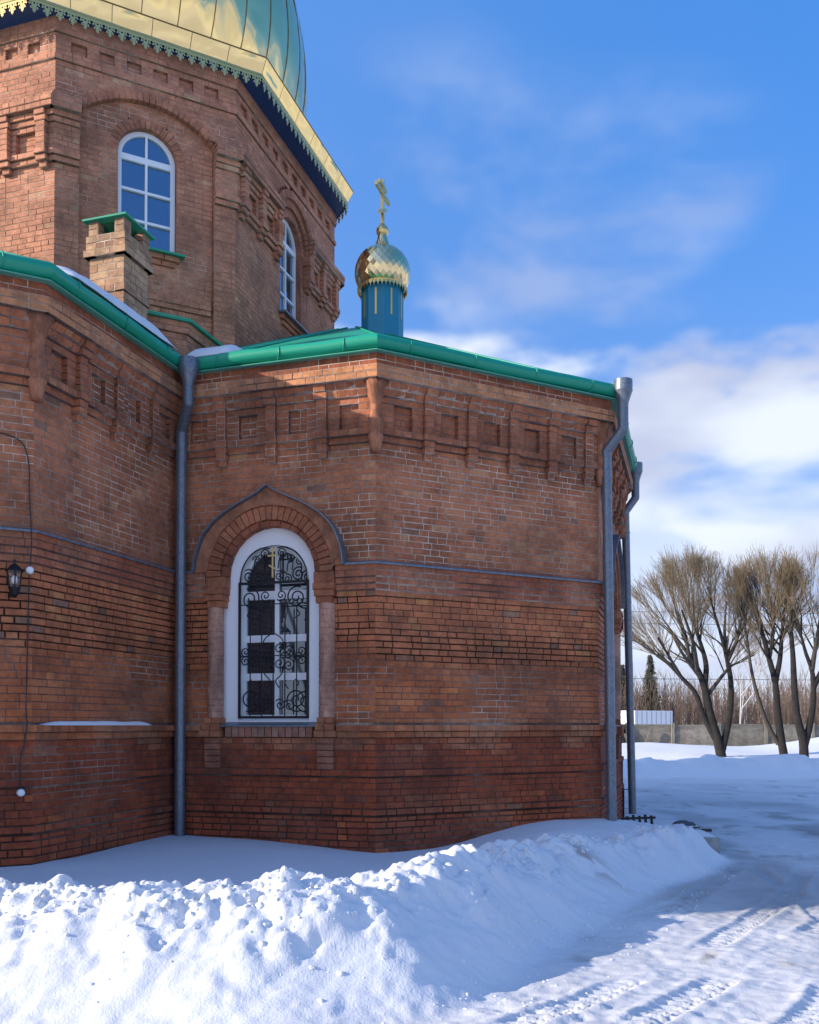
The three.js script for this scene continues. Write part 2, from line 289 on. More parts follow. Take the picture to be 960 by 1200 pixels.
// colours of single bricks and of the joints (base colours, gutter shade put into the top courses; weathering follows noise)
const sc3 = (c, k) => [c[0] * k, c[1] * k, c[2] * k], mx3 = (a, b, t) => [mix(a[0], b[0], t), mix(a[1], b[1], t), mix(a[2], b[2], t)];
function brickCol(W, u, v) {
  const s = u + W.seed, n = fbm(s * 1.1, v * 1.1, 3, 3), q = rnd(); let k = rr(0.93, 1.07), c;
  if (W.name === 'chimney') return sc3(q < 0.5 ? [0.55, 0.33, 0.19] : q < 0.75 ? [0.48, 0.26, 0.15] : [0.54, 0.33, 0.19], k);
  if (W.name === 'tower_wall') { c = mx3([0.6, 0.265, 0.15], [0.54, 0.23, 0.13], n); if (q < 0.03) c = [0.62, 0.34, 0.19]; return sc3(c, k); }
  if (v < 1.46) { c = mx3([0.409, 0.088, 0.0297], [0.31, 0.0727, 0.0297], sst(0.35, 0.65, n)); if (q < 0.03) c = [0.273, 0.088, 0.0453]; if (q > 0.97) c = [0.496, 0.129, 0.0412]; k = rr(0.91, 1.09); }
  else if (v < 2.36) { c = mx3([0.533, 0.15, 0.0494], [0.459, 0.145, 0.0593], sst(0.35, 0.65, n)); if (q < 0.04) c = [0.347, 0.14, 0.07]; if (q > 0.96) c = [0.58, 0.181, 0.0576]; k = rr(0.91, 1.09); }
  else if (v < 3.07) { c = mx3([0.57, 0.181, 0.07], [0.496, 0.161, 0.0675], n); if (q < 0.04) c = [0.31, 0.156, 0.0949]; if (q > 0.94) c = [0.58, 0.224, 0.0823]; k = rr(0.91, 1.09); }
  else if (v < 3.44) c = mx3([0.459, 0.135, 0.0617], [0.521, 0.197, 0.0991], sst(0.4, 0.7, n));
  else if (v > 4.8) { c = v > 5.62 ? [0.422, 0.125, 0.0543] : v > 5.46 ? [0.57, 0.244, 0.107] : mx3([0.496, 0.172, 0.0758], [0.434, 0.15, 0.07], n); if (q > 0.97) c = mx3(c, [0.546, 0.249, 0.115], 0.6); return sc3(mx3(c, [0.248, 0.114, 0.0659], 0.5 * sst(0.58, 0.72, fbm(s * 2.2, v * 2.2, 19, 3))), k); }  // topmost courses painted darker, standing in for shade under the gutter
  else { c = mx3([0.558, 0.202, 0.0907], [0.484, 0.172, 0.0782], sst(0.35, 0.65, n)); if (q < 0.02) c = [0.31, 0.156, 0.0949]; if (q > 0.95) c = [0.57, 0.26, 0.119]; }
  // lime bloom, soot and damp in patches of their own outline
  const lime = sst(0.6, 0.74, fbm(s * 2.3, v * 3.1, 15, 4)); c = mx3(c, [0.558, 0.281, 0.132], 0.18 * lime);
  const soot = sst(0.58, 0.75, fbm(s * 1.3 + 4, v * 1.7, 19, 4)); c = mx3(c, [0.186, 0.0831, 0.0453], 0.26 * soot);
  if (v > 1.25 && v < 1.62) { const w = sst(0.47, 0.68, fbm(s * 2.2, v * 5, 23, 4)); c = mx3(c, [0.57, 0.342, 0.189], 0.3 * w); }
  return sc3(c, k);
}
function mortarCol(W, u, v) {
  const s = u + W.seed; if (W.low && v > 1.7 && v < 3.3) v = zone(s, v);
  const n = fbm(s * 1.2, v * 1.6, 31, 3), f = fbm(s * 9, v * 9, 33, 2);
  if (W.name === 'tower_wall') return sc3(mx3([0.36, 0.2, 0.13], [0.6, 0.46, 0.35], sst(0.42, 0.68, n)), 0.9 + 0.2 * f);
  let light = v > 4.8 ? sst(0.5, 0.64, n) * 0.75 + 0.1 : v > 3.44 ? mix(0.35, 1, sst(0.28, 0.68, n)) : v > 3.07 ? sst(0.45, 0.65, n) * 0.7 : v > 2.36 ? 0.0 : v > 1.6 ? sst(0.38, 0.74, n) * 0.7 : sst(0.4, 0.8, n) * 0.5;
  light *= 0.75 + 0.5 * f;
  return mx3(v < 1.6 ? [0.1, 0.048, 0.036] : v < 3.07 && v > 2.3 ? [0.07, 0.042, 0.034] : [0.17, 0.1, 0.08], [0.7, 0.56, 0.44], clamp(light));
}
function zone(s, v) { return v + 0.4 * (fbm(s * 0.9, v * 0.5, 61, 3) - 0.5) * sst(3.1, 2.7, v); }
function recess(W, u, v) { if (W.low && v > 1.7 && v < 3.3) v = zone(u + W.seed, v); if (W.name === 'tower_wall' || W.name === 'chimney') return 0.004; const z = sst(2.3, 2.42, v) * sst(3.12, 3.02, v), low = sst(0.9, 0.6, v); return 0.0035 + 0.028 * z * sst(0.2, 0.45, fbm((u + W.seed) * 1.5, v * 2.5, 35, 2)) + 0.01 * low; }
// one brick: a quad in wall coordinates (bl, br, tr, tl), front depth for each corner, chamfers (bottom, right, top, left)
function brick(W, q, wb, wf, col, ch = [0.004, 0.004, 0.004, 0.004], row = false) { W.bricks.push({ W, q, wb, wf: Array.isArray(wf) ? wf : [wf, wf, wf, wf], col, ch, row }); }
function emit(g, b, org = [0, 0, 0]) {
  const { W, q, wb, wf, col, ch } = b, T = (p, w) => { const r = W.to3(p[0], p[1], w); return [r[0] - org[0], r[1] - org[1], r[2] - org[2]]; };
  const unit = (a, c) => { const x = c[0] - a[0], y = c[1] - a[1], l = Math.hypot(x, y) || 1; return [x / l, y / l]; };
  const inset = (i, j, k, cj, ck) => { const a = unit(q[i], q[j]), c = unit(q[i], q[k]); return [q[i][0] + a[0] * cj + c[0] * ck, q[i][1] + a[1] * cj + c[1] * ck]; };
  const f = [inset(0, 1, 3, ch[3], ch[0]), inset(1, 0, 2, ch[1], ch[0]), inset(2, 3, 1, ch[1], ch[2]), inset(3, 2, 0, ch[3], ch[2])];
  const F = f.map((p, i) => T(p, wf[i])), M = q.map((p, i) => T(p, wf[i] - 0.004)), B = q.map(p => T(p, wb));
  const o = h3(Math.floor(q[0][0] * 991), Math.floor(q[0][1] * 977), 5) * 7, S4 = 0.4, uo = W.seed * 0.37 + o * 0.004, uf = f.map(p => [(p[0]) * S4 + uo, p[1] * S4]), um = q.map(p => [p[0] * S4 + uo, p[1] * S4]), ub = q.map(p => [(p[0] + 0.1) * S4 + uo, p[1] * S4]);
  g.quad(F[0], F[1], F[2], F[3], col, uf[0], uf[1], uf[2], uf[3]);
  for (let i = 0; i < 4; i++) { const j = (i + 1) % 4; g.quad(M[i], M[j], F[j], F[i], col, um[i], um[j], uf[j], uf[i]); g.quad(B[i], B[j], M[j], M[i], col, ub[i], ub[j], um[j], um[i]); }
}
const jit = a => rr(-a, a);
// a course of bricks made of segments { a, b, w } with the joints behind it
function course(W, i, segs, v0 = i * P, v1 = v0 + P, slope = 0) {
  for (const sg of segs) {
    const rc = recess(W, (sg.a + sg.b) / 2, (v0 + v1) / 2), J = 0.0075 + (rc > 0.012 ? 0.0075 : 0), gT = W.low && (i === 7 || i === 13) ? 0.016 : W.low && (i === 42 || i === 43 || i === 44) ? 0.007 : 0, gB = W.low && i === 22 ? 0.02 : 0, eL = sg.a <= 1e-4, eR = sg.b >= W.L - 1e-4;
    const a = eL ? W.kL * sg.w : sg.a, b = eR ? W.L + W.kR * sg.w : sg.b;
    // joints
    const n = Math.max(1, Math.round((b - a) / 0.14));
    for (let k = 0; k < n; k++) {
      const x0 = mix(a, b, k / n), x1 = mix(a, b, (k + 1) / n), r0 = recess(W, x0, v0), w0 = sg.w - rc, w1 = sg.w - rc + (sg.dw ?? 0);
      W.mortar.quadc(W.to3(x0, v0, w0), W.to3(x1, v0, w0), W.to3(x1, v1, w1), W.to3(x0, v1, w1), mortarCol(W, x0, v0), mortarCol(W, x1, v0), mortarCol(W, x1, v1), mortarCol(W, x0, v1), [x0, v0], [x1, v0], [x1, v1], [x0, v1]);
      if (k === 0 || k === n - 1 || true) for (const [vv, up] of [[v0, 0], [v1, 1]]) { const c = mortarCol(W, x0, vv), A = W.to3(x0, vv, sg.w - rc), B = W.to3(x1, vv, sg.w - rc), C = W.to3(x1, vv, -0.1), D = W.to3(x0, vv, -0.1); if (sg.w !== 0) W.mortar.quadc(A, B, C, D, c, c, c, c, [x0, 0], [x1, 0], [x1, 0.1], [x0, 0.1]); }
    }
    // bricks in Flemish order, here and there a run of headers
    let x = a, st = (i % 2 === 0) !== (h3(i, Math.round(W.seed * 3), 9) < 0.12), first = !eL ? 0 : rr(0.1, 0.26);
    const len = b - a;
    if (sg.one || len < 0.2) { brick(W, [[a + J / 2, v0 + J / 2], [b - J / 2, v0 + J / 2], [b - J / 2, v1 - J / 2], [a + J / 2, v1 - J / 2]], -0.12, [sg.w, sg.w, sg.w + (sg.dw ?? 0), sg.w + (sg.dw ?? 0)], brickCol(W, x, v0)); continue; }
    while (x < b - 1e-3) {
      let l = first || (sg.len ? sg.len : st ? 0.25 : 0.121); if (!first && st && !sg.len && rnd() < 0.1) l = 0.122; first = 0; st = !st; l += jit(0.006);
      let x1 = x + l; if (b - x1 < 0.055) x1 = b;
      const L0 = x === a && eL, R0 = x1 === b && eR, tilt = jit(0.0022) + (rc > 0.012 ? jit(0.004) : 0), p = jit(0.0018), dw = sg.dw ?? 0, ww = sg.w;
      const y0 = v0 + J / 2 + jit(0.001) + gB, y1 = v1 - J / 2 + jit(0.001) - gT, a0 = x + (L0 ? 0 : J / 2), a1 = x1 - (R0 ? 0 : J / 2);
      const ends = (L0 ? 0 : 1), ende = (R0 ? 0 : 1);
      const ch = [0.0035, R0 ? 0 : 0.0035, 0.0035, L0 ? 0 : 0.0035];
      brick(W, [[a0, y0], [a1, y0 + jit(0.001)], [a1, y1], [a0, y1 + jit(0.001)]], -0.12, [ww + (p - tilt) * ends, ww + (p + tilt) * ende, ww + dw + (p + tilt) * ende, ww + dw + (p - tilt) * ends], brickCol(W, (x + x1) / 2, v0), ch, !dw);
      x = x1;
    }
  }
}
// cuts a run into segments: base depth plus overrides { c, r, w }
function cut(a, b, w, list = []) {
  let segs = [{ a, b, w }];
  for (const o of list) { const lo = o.c - o.r, hi = o.c + o.r, out = []; for (const s of segs) { if (hi <= s.a || lo >= s.b) { out.push(s); continue; } if (lo > s.a + 1e-3) out.push({ ...s, b: lo }); if (o.w !== null) out.push({ ...s, a: Math.max(lo, s.a), b: Math.min(hi, s.b), w: o.w, dw: o.dw, one: o.one }); if (hi < s.b - 1e-3) out.push({ ...s, a: hi }); } segs = out; }
  return segs;
}
const ROWS = 80; // courses up to the eaves
function lowRow(W, i, hole) {
  const piers = W.piers ?? [], pans = W.pans ?? [], pv = (r, w, one) => piers.map(c => ({ c, r, w, one }));
  let base = 0, list = [];
  if (i < 8) base = 0.035; else if (i === 8) base = 0.062; else if (i < 14) base = 0.03; else if (i === 14) base = 0.06; else if (i < 20) base = 0.026; else if (i < 22) base = i === 20 ? 0.06 : 0.09;
  else if (i >= 42 && i < 47) base = [0.015, 0.03, 0.045, 0.06, 0.06][i - 42];
  else if (i === 64) list = pv(0.045, 0.06, true); else if (i === 65) list = pv(0.06, 0.1, true);
  else if (i === 66) { base = 0.035; list = pv(0.066, 0.105, true); } else if (i === 67) { base = 0.085; list = pv(0.08, 0.13, true); }
  else if (i >= 68 && i < 72) { base = 0.05; list = [...pv(0.058, 0.1, true), ...pans.map(c => ({ c, r: 0.118, w: -0.012 }))]; }
  else if (i === 72) { base = 0.055; list = pv(0.058, 0.105, true); }
  else if (i === 73) { return cut(0, W.L, 0.085, [...pv(0.08, 0.145, true), ...(hole ? [hole] : [])]).map(s => s.one ? s : { ...s, dw: 0.035, len: 0.12 }); }
  else if (i === 74) { return cut(0, W.L, 0.12, pv(0.07, 0.165, true)).map(s => s.one ? { ...s, dw: 0.02 } : { ...s, dw: 0.05, len: 0.12 }); }
  else if (i === 75) base = 0.225; else if (i === 76) base = 0.23; else if (i >= 77) base = 0.17;
  if (hole) list.push(hole);
  return cut(0, W.L, base, list);
}
walls.B.piers = [0.65, 1.24, 1.83, 2.41, 2.98]; walls.B.pans = [0.33, 0.945, 1.535, 2.12, 2.695];
walls.A.piers = [0.64, 1.285, 1.925]; walls.A.pans = [0.32, 0.97, 1.61, 2.245];
walls.L.piers = [0.615, 1.25, 1.93]; walls.L.pans = [0.3, 0.93, 1.58, 2.2];
walls.L2.piers = [0.6, 1.2, 1.8, 2.4]; walls.L2.pans = [0.3, 0.9, 1.5, 2.1, 2.75];
walls.C.piers = [0.55, 1.1, 1.65, 2.2, 2.75]; walls.C.pans = [0.28, 0.82, 1.37, 1.92, 2.47, 3.0];
const ARCH = { A: 1.25, C: 1.73 }, VC = 3.364;
for (const key of ['L2', 'L', 'A', 'B', 'C']) {
  const W = walls[key], uc = ARCH[key]; W.low = true;
  for (let i = 0; i < ROWS; i++) {
    const v0 = i * P, v1 = v0 + P; let hole = null;
    if (uc !== undefined) {
      if (i === 20 || i === 21) hole = { c: uc, r: 0.86, w: null };
      else if (v1 > 1.62 && v0 < 3.44) hole = { c: uc, r: v0 > 3.0 ? 0.83 : 0.72, w: null };
      else if (v0 >= 3.43) { const q = 0.87 * 0.87 - (Math.max(v0, VC) - VC) ** 2, q2 = v0 > 4.0 ? clamp((4.34 - v0) / 0.34) * 0.45 : 0; const r = Math.max(q > 0 ? Math.sqrt(q) : 0, q2); if (r > 0.05) hole = { c: uc, r, w: null }; }
    }
    course(W, i, lowRow(W, i, hole));
  }
}
// window surround bricks: voussoirs, soffit ring, capitals, bases
function polar(uc, vc, r, t) { return [uc + r * Math.sin(t), vc + r * Math.cos(t)]; }
function ring(W, uc, vc, r0, r1, t0, t1, n, wb, w, colf) { for (let k = 0; k < n; k++) { const g = 0.0045 / r1, a = mix(t0, t1, k / n) + g, b = mix(t0, t1, (k + 1) / n) - g; brick(W, [polar(uc, vc, r0, a), polar(uc, vc, r0, b), polar(uc, vc, r1 + jit(0.004), b), polar(uc, vc, r1 + jit(0.004), a)], wb, w + jit(0.002), colf()); } }
const paint = (g, c) => { const n = g.attributes.position.count, a = new Float32Array(n * 3); for (let i = 0; i < n; i++) a.set(c, i * 3); g.setAttribute('color', new THREE.BufferAttribute(a, 3)); return g; };
function discShape(uc, vc, r0, r1, a0 = 0, a1 = Math.PI) { const s = new THREE.Shape(); s.absarc(uc, vc, r1, a0, a1, false); s.absarc(uc, vc, r0, a1, a0, true); return s; }
const ext = (shape, w0, w1, W, bevel = 0, seg = 32) => { const g = new THREE.ExtrudeGeometry(shape, { depth: w1 - w0, bevelEnabled: bevel > 0, bevelSize: bevel, bevelThickness: bevel, bevelOffset: -bevel, bevelSegments: 1, curveSegments: seg }); g.translate(0, 0, w0); if (W) g.applyMatrix4(W.matrix); return g; };
const HOOD = [[.95, 3.42], [.925, 3.6], [.83, 3.84], [.69, 4.0], [.52, 4.115], [.31, 4.22], [.13, 4.3], [0, 4.39]];
function spiral(cx, cy, r, turns, a0, dir = 1, n = 26) { const p = []; for (let i = 0; i <= n; i++) { const t = i / n, a = a0 + dir * t * turns * 2 * Math.PI, q = r * (1 - 0.85 * t); p.push([cx + q * Math.cos(a), cy + q * Math.sin(a), 0]); } return p; }
function archWindow(W, uc) {
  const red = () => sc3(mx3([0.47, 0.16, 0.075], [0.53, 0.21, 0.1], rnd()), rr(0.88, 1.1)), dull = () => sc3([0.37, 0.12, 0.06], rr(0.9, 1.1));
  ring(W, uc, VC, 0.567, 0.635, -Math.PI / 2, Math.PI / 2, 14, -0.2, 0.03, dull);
  ring(W, uc, VC, 0.64, 0.8, -Math.PI / 2, Math.PI / 2, 29, -0.12, 0.06, red);
  for (const s of [-1, 1]) { // stepped capitals over the columns, bases under them
    [[3.0, 3.075, 0.6, 0.79, 0.075], [3.078, 3.15, 0.585, 0.815, 0.095], [3.153, 3.225, 0.575, 0.83, 0.11], [3.228, 3.36, 0.567, 0.82, 0.06]].forEach(([y0, y1, r0, r1, w]) => { const a = uc + s * (s > 0 ? r0 : r1), b = uc + s * (s > 0 ? r1 : r0); brick(W, [[a, y0], [b, y0], [b, y1], [a, y1]], -0.16, w, red()); });
    [[1.465, 1.54, 0.6, 0.86, 0.13], [1.543, 1.62, 0.61, 0.84, 0.12], [1.623, 1.69, 0.625, 0.82, 0.09]].forEach(([y0, y1, r0, r1, w]) => { const m = (r0 + r1) / 2; for (const [p, q] of [[r0, m - 0.004], [m + 0.004, r1]]) { const a = uc + s * (s > 0 ? p : q), b = uc + s * (s > 0 ? q : p); brick(W, [[a, y0], [b, y0], [b, y1], [a, y1]], -0.16, w + jit(0.004), sc3(red(), 0.95)); } });
    // patched pier stub below the column
    for (let i = 0; i < 5; i++) { const y0 = 1.1 + i * P, a = uc + s * 0.72; brick(W, [[a - 0.1, y0], [a + 0.1, y0], [a + 0.1, y0 + 0.066], [a - 0.1, y0 + 0.066]], -0.05, 0.085 - (4 - i) * 0.003, sc3(mx3([0.44, 0.19, 0.115], [0.37, 0.15, 0.09], rnd()), rr(0.9, 1.1))); }
    // rounded engaged column of rounded bricks, thin joints
    const prof = []; for (let y = 1.69; y < 2.995; y += P) prof.push([0.088, y], [0.096, y + 0.005], [0.096, Math.min(y + P - 0.006, 2.992)], [0.088, Math.min(y + P - 0.001, 3.0)]);
    const g = new THREE.LatheGeometry(prof.map(p => new THREE.Vector2(...p)), 20); g.translate(uc + s * 0.715, 0, 0.0); g.applyMatrix4(W.matrix);
    { const q = g.attributes; for (let k = 0; k < q.uv.count; k++) q.uv.setXY(k, q.uv.getX(k) * 0.25 + s, q.position.getY(k) * 0.4); }
    add('column', paint(strip(g), [0.56, 0.3, 0.205]), matBrick, church).userData.label = 'pale pink engaged column of rounded bricks';
  }
  // soldier course under the sill
  for (let k = 0; k < 13; k++) { const a = uc - 0.56 + k * 1.12 / 13; brick(W, [[a + 0.004, 1.465], [a + 0.082, 1.465], [a + 0.082, 1.585], [a + 0.004, 1.585]], -0.16, 0.06 + jit(0.004), sc3(mx3([0.42, 0.24, 0.17], [0.37, 0.16, 0.1], rnd()), rr(0.85, 1.1))); }
  // keel-shaped hood: plastered field and metal cover
  const sh = new THREE.Shape(); sh.moveTo(uc + HOOD[0][0], HOOD[0][1]); HOOD.slice(1).forEach(p => sh.lineTo(uc + p[0], p[1])); HOOD.slice(0, -1).reverse().forEach(p => sh.lineTo(uc - p[0], p[1]));
  sh.lineTo(uc - 0.8, 3.42); sh.lineTo(uc - 0.8, VC); for (let k = 0; k <= 24; k++) { const p = polar(uc, VC, 0.8, -Math.PI / 2 + Math.PI * k / 24); sh.lineTo(p[0], p[1]); } sh.lineTo(uc + 0.8, 3.42);
  add('hood', paint(strip(ext(sh, -0.1, 0.085, W, 0.006)), [0.43, 0.175, 0.09]), matBrick, church);
  const full = [...HOOD.slice(0, -1).reverse().reverse()].map(p => [uc + p[0], p[1]]); full.push([uc, 4.39]); HOOD.slice(0, -1).reverse().forEach(p => full.push([uc - p[0], p[1]]));
  const cs = new THREE.CatmullRomCurve3(full.slice(0, 8).map(p => new V3(p[0], p[1], 0)), false, 'centripetal').getPoints(20), cs2 = new THREE.CatmullRomCurve3(full.slice(7).map(p => new V3(p[0], p[1], 0)), false, 'centripetal').getPoints(20);
  const line = [...cs, ...cs2.slice(1)], fs = new THREE.Shape(), off = line.map((p, i) => { const a = line[Math.max(0, i - 1)], b = line[Math.min(line.length - 1, i + 1)], dx = b.x - a.x, dy = b.y - a.y, l = Math.hypot(dx, dy) || 1; return [p.x + dy / l * 0.014, p.y - dx / l * 0.014]; });
  line.forEach((p, i) => i ? fs.lineTo(p.x, p.y) : fs.moveTo(p.x, p.y)); off.reverse().forEach(p => fs.lineTo(p[0], p[1]));
  add('hood_flashing', ext(fs, -0.03, 0.15, W), matFlash, church);
  // the window itself
  const win = new THREE.Group(); win.name = 'window'; church.add(win);
  const R = 0.455, sp = 3.275, b0 = 1.66, wh = new THREE.Shape(); wh.moveTo(uc - 0.68, 1.6); wh.lineTo(uc + 0.68, 1.6); wh.lineTo(uc + 0.68, VC - 0.2); wh.lineTo(uc + 0.62, VC); wh.absarc(uc, VC, 0.62, 0, Math.PI, false); wh.lineTo(uc - 0.68, VC - 0.2); wh.lineTo(uc - 0.68, 1.6);
  const ho = (r, b, m = 0) => { const p = new THREE.Path(); p.moveTo(uc - r, b); p.lineTo(uc - r, sp); p.absarc(uc, sp, r, Math.PI, 0, true); p.lineTo(uc + r, b); p.lineTo(uc - r, b); return p; };
  wh.holes.push(ho(R, b0)); add('plaster_surround', ext(wh, -0.24, -0.085, W, 0), matWhite, win);
  const fr = new THREE.Shape(); const fp = ho(R + 0.01, b0 - 0.01); fr.curves = fp.curves; fr.autoClose = true;
  const F0 = -0.225, F1 = -0.175, half = [[-R + 0.055, -0.028], [0.028, R - 0.055]], rows = [[1.725, 2.135], [2.22, 2.59], [2.675, 3.1]];
  for (const [x0, x1] of half) for (const [y0, y1] of rows) { const p = new THREE.Path(); p.moveTo(uc + x0, y0); p.lineTo(uc + x1, y0); p.lineTo(uc + x1, y1); p.lineTo(uc + x0, y1); p.lineTo(uc + x0, y0); fr.holes.push(p); }
  const lun = s => { const pts = [[0.028, 3.2], [R - 0.055, 3.2], [R - 0.055, sp]]; for (let k = 1; k <= 14; k++) { const a = k / 14 * Math.PI / 2; pts.push([Math.max(0.028, (R - 0.055) * Math.cos(a)), sp + (R - 0.055) * Math.sin(a)]); } return pts.map(p => [uc + s * p[0], p[1]]); };
  for (const s of [-1, 1]) { const p = new THREE.Path(), q = lun(s); q.forEach((a, i) => i ? p.lineTo(a[0], a[1]) : p.moveTo(a[0], a[1])); fr.holes.push(p); }
  add('frame', ext(fr, F0, F1, W, 0), matPVC, win);
  const pane = g => { g.translate(-uc, -2.4, 0); g.rotateY(jit(0.012)); g.rotateX(jit(0.01)); g.translate(uc, 2.4, -0.208); g.applyMatrix4(W.matrix); add('pane', g, matGlass, win); };
  for (const [x0, x1] of half) for (const [y0, y1] of rows) pane(box(x1 - x0 + 0.01, y1 - y0 + 0.01, 0.006, uc + (x0 + x1) / 2, (y0 + y1) / 2, 0));
  for (const s of [-1, 1]) { const q = new THREE.Shape(); lun(s).forEach((a, i) => i ? q.lineTo(a[0], a[1]) : q.moveTo(a[0], a[1])); pane(new THREE.ExtrudeGeometry(q, { depth: 0.006, bevelEnabled: false })); }
  const sill = new THREE.Shape(); sill.moveTo(-0.25, 1.675); sill.lineTo(0.1, 1.6); sill.lineTo(0.1, 1.585); sill.lineTo(-0.25, 1.6);
  const sg = new THREE.ExtrudeGeometry(sill, { depth: 1.2, bevelEnabled: false }); sg.rotateY(-Math.PI / 2); sg.translate(uc + 0.6, 0, 0); sg.applyMatrix4(W.matrix); add('sill', sg, matFlash, win);
  // wrought iron grille
  const Z = -0.075, bars = [], t = (pts, r = 0.0075) => bars.push(tube(pts.map(p => [uc + p[0], p[1], Z]), r, Math.max(6, pts.length * 2), 5)), bar = (x0, y0, x1, y1, r = 0.0075) => bars.push(cyl([uc + x0, y0, Z], [uc + x1, y1, Z], r, r, 6));
  bars.push(box(0.028, 1.62, 0.02, uc - 0.44, 2.49, Z), box(0.028, 1.62, 0.02, uc + 0.44, 2.49, Z), box(0.9, 0.03, 0.02, uc, 3.285, Z), box(0.9, 0.03, 0.02, uc, 1.695, Z), box(0.88, 0.012, 0.012, uc, 2.42, Z), box(0.88, 0.012, 0.012, uc, 3.03, Z));
  for (const x of [-0.3, -0.15, 0, 0.15, 0.3]) bar(x, 1.69, x, Math.abs(x) < 0.01 ? 2.3 : 3.0);
  for (const s of [-1, 1]) {
    const m = p => p.map(q => [s * q[0], q[1]]);
    t(m(spiral(0.3, 3.1, 0.13, 1.9, 1.2, 1)), 0.009); t(m(spiral(0.3, 1.9, 0.14, 1.9, -1.2, -1)), 0.009); t(m(spiral(0.09, 1.84, 0.07, 1.5, 2.5, -1))); t(m(spiral(0.1, 3.13, 0.07, 1.5, -2.4, 1)));
    t(m(spiral(0.08, 2.5, 0.075, 1.6, -1.4, 1))); t(m(spiral(0.08, 2.33, 0.075, 1.6, 1.4, -1))); t(m(spiral(0.36, 2.47, 0.06, 1.5, -2, 1))); t(m(spiral(0.36, 2.36, 0.06, 1.5, 2, -1))); t(m(spiral(0.2, 2.42, 0.06, 1.4, 0, 1)));
    t(m([[0.15, 2.5], [0.11, 2.62], [0.02, 2.68]])); t(m([[0.15, 2.34], [0.11, 2.2], [0.03, 2.12], [0.08, 2.04]])); t(m([[0.3, 2.05], [0.33, 2.1], [0.28, 2.14]])); t(m([[0.3, 2.96], [0.34, 2.9], [0.28, 2.86]]));
    t(m(spiral(0.32, 3.37, 0.085, 1.8, 1, 1)), 0.009); t(m(spiral(0.07, 3.36, 0.06, 1.6, 2, -1))); t(m(spiral(0.1, 3.63, 0.07, 1.6, -2, 1)));
    t(m([[0.43, 3.3], [0.41, 3.45], [0.3, 3.62], [0.14, 3.7], [0.05, 3.69]]), 0.009); t(m([[0.24, 3.42], [0.25, 3.52], [0.19, 3.62], [0.08, 3.56], [0.06, 3.45]])); t(m(spiral(0.22, 3.56, 0.05, 1.5, 0, 1)));
  }
  const gg = merge(bars); gg.applyMatrix4(W.matrix); add('grille', gg, matIron, win);
  const cr = merge([box(0.02, 0.36, 0.014, uc, 3.52, -0.055), box(0.13, 0.02, 0.012, uc, 3.6, -0.055), box(0.075, 0.018, 0.012, uc, 3.655, -0.055), box(0.11, 0.018, 0.012, uc, 3.46, -0.055, 0, -0.5)]); cr.applyMatrix4(W.matrix);
  add('grille_cross', cr, std({ color: RGB(0.62, 0.46, 0.2), roughness: 0.45, metalness: 0.3 }), win).userData.label = 'small gilt cross on the window grille';
}
archWindow(walls.A, ARCH.A); archWindow(walls.C, ARCH.C);

// tower courses
const TR0 = 82, TR1 = 151; // 5.99 m to 11.02 m
function towerRow(W, i, diag) {
  const v = i * P, c = W.L / 2; let base = 0, list = [];
  const piers = diag ? [] : W.piers, pans = diag ? [] : W.pans, pv = (r, w) => piers.map(p => ({ c: p, r, w, one: true }));
  if (i === 123) list = pv(0.06, 0.06); else if (i === 124) { base = 0.05; list = pv(0.08, 0.11); } else if (i === 125) { base = 0.085; list = pv(0.09, 0.14); }
  else if (i >= 126 && i < 131) { base = 0.045; list = [...pv(0.07, 0.12), ...(i < 130 ? pans.map(p => ({ c: p, r: 0.15, w: -0.015 })) : [])]; }
  else if (i === 131) { base = 0.07; list = pv(0.09, 0.13); } else if (i === 132) { base = 0.1; list = pv(0.08, 0.15); } else if (i === 133) base = 0.17; else if (i === 134) base = 0.18; else if (i === 135) base = 0.12; else if (i === 136) base = 0.05;
  else if (i === 143) base = 0.03; else if (i >= 145 && i < 147) list = Array.from({ length: diag ? 6 : 10 }, (_, k) => ({ c: (k + 0.75 + (diag ? 0 : 0.1)) * 0.36 + (diag ? 0.03 : -0.05), r: 0.1, w: -0.05, one: true }));
  else if (i >= 148) base = 0.03;
  if (diag) { // recessed field between the corner strips, under a flat arch
    const top = 9.85, half = 0.92, s2 = 0.38; let r = 0;
    if (v < top) r = half; else { const rad = (half * half + s2 * s2) / (2 * s2), cy = top + s2 - rad, q = rad * rad - (v - cy) ** 2; r = q > 0 ? Math.sqrt(q) : 0; }
    if (r > 0.08 && v < 10.26) { const f = { c, r, w: -0.09 }; list = i > 120 && i < 137 ? [{ ...f }] : [...list, f];
      if (i >= 102 && i < 105) list.push({ c, r: 0.9, w: -0.09 + [0.03, 0.045, 0.03][i - 102] });
      const ho = winHole(v, c); if (ho) list.push(ho);
    } else if (i > 120 && i < 140) base = i > 136 ? 0 : base;
  } else { const ho = winHole(v, c); if (ho) list.push(ho); const q = 0.86 * 0.86 - (Math.max(v, 9.51) - 9.51 + 0.0) ** 2; if (v >= 8.9 && q > 0 && i > 122) list.push({ c, r: Math.max(Math.sqrt(q) * (v < 9.51 ? 0.62 : 0.72), ho ? ho.r : 0), w: null }); }
  return cut(0, W.L, base, list);
}
function winHole(v, c) { if (v + P < 8.2 || v > 10.05) return null; if (v < 9.51) return { c, r: 0.4, w: null }; const q = 0.5 * 0.5 - (v - 9.51) ** 2; return q > 0.01 ? { c, r: Math.sqrt(q), w: null } : null; }
walls.T1.piers = [0.14, 0.73, 1.3, 2.54, 3.11, 3.7]; walls.T3.piers = walls.T1.piers; walls.T1.pans = [0.43, 1.02, 2.82, 3.41]; walls.T3.pans = walls.T1.pans;
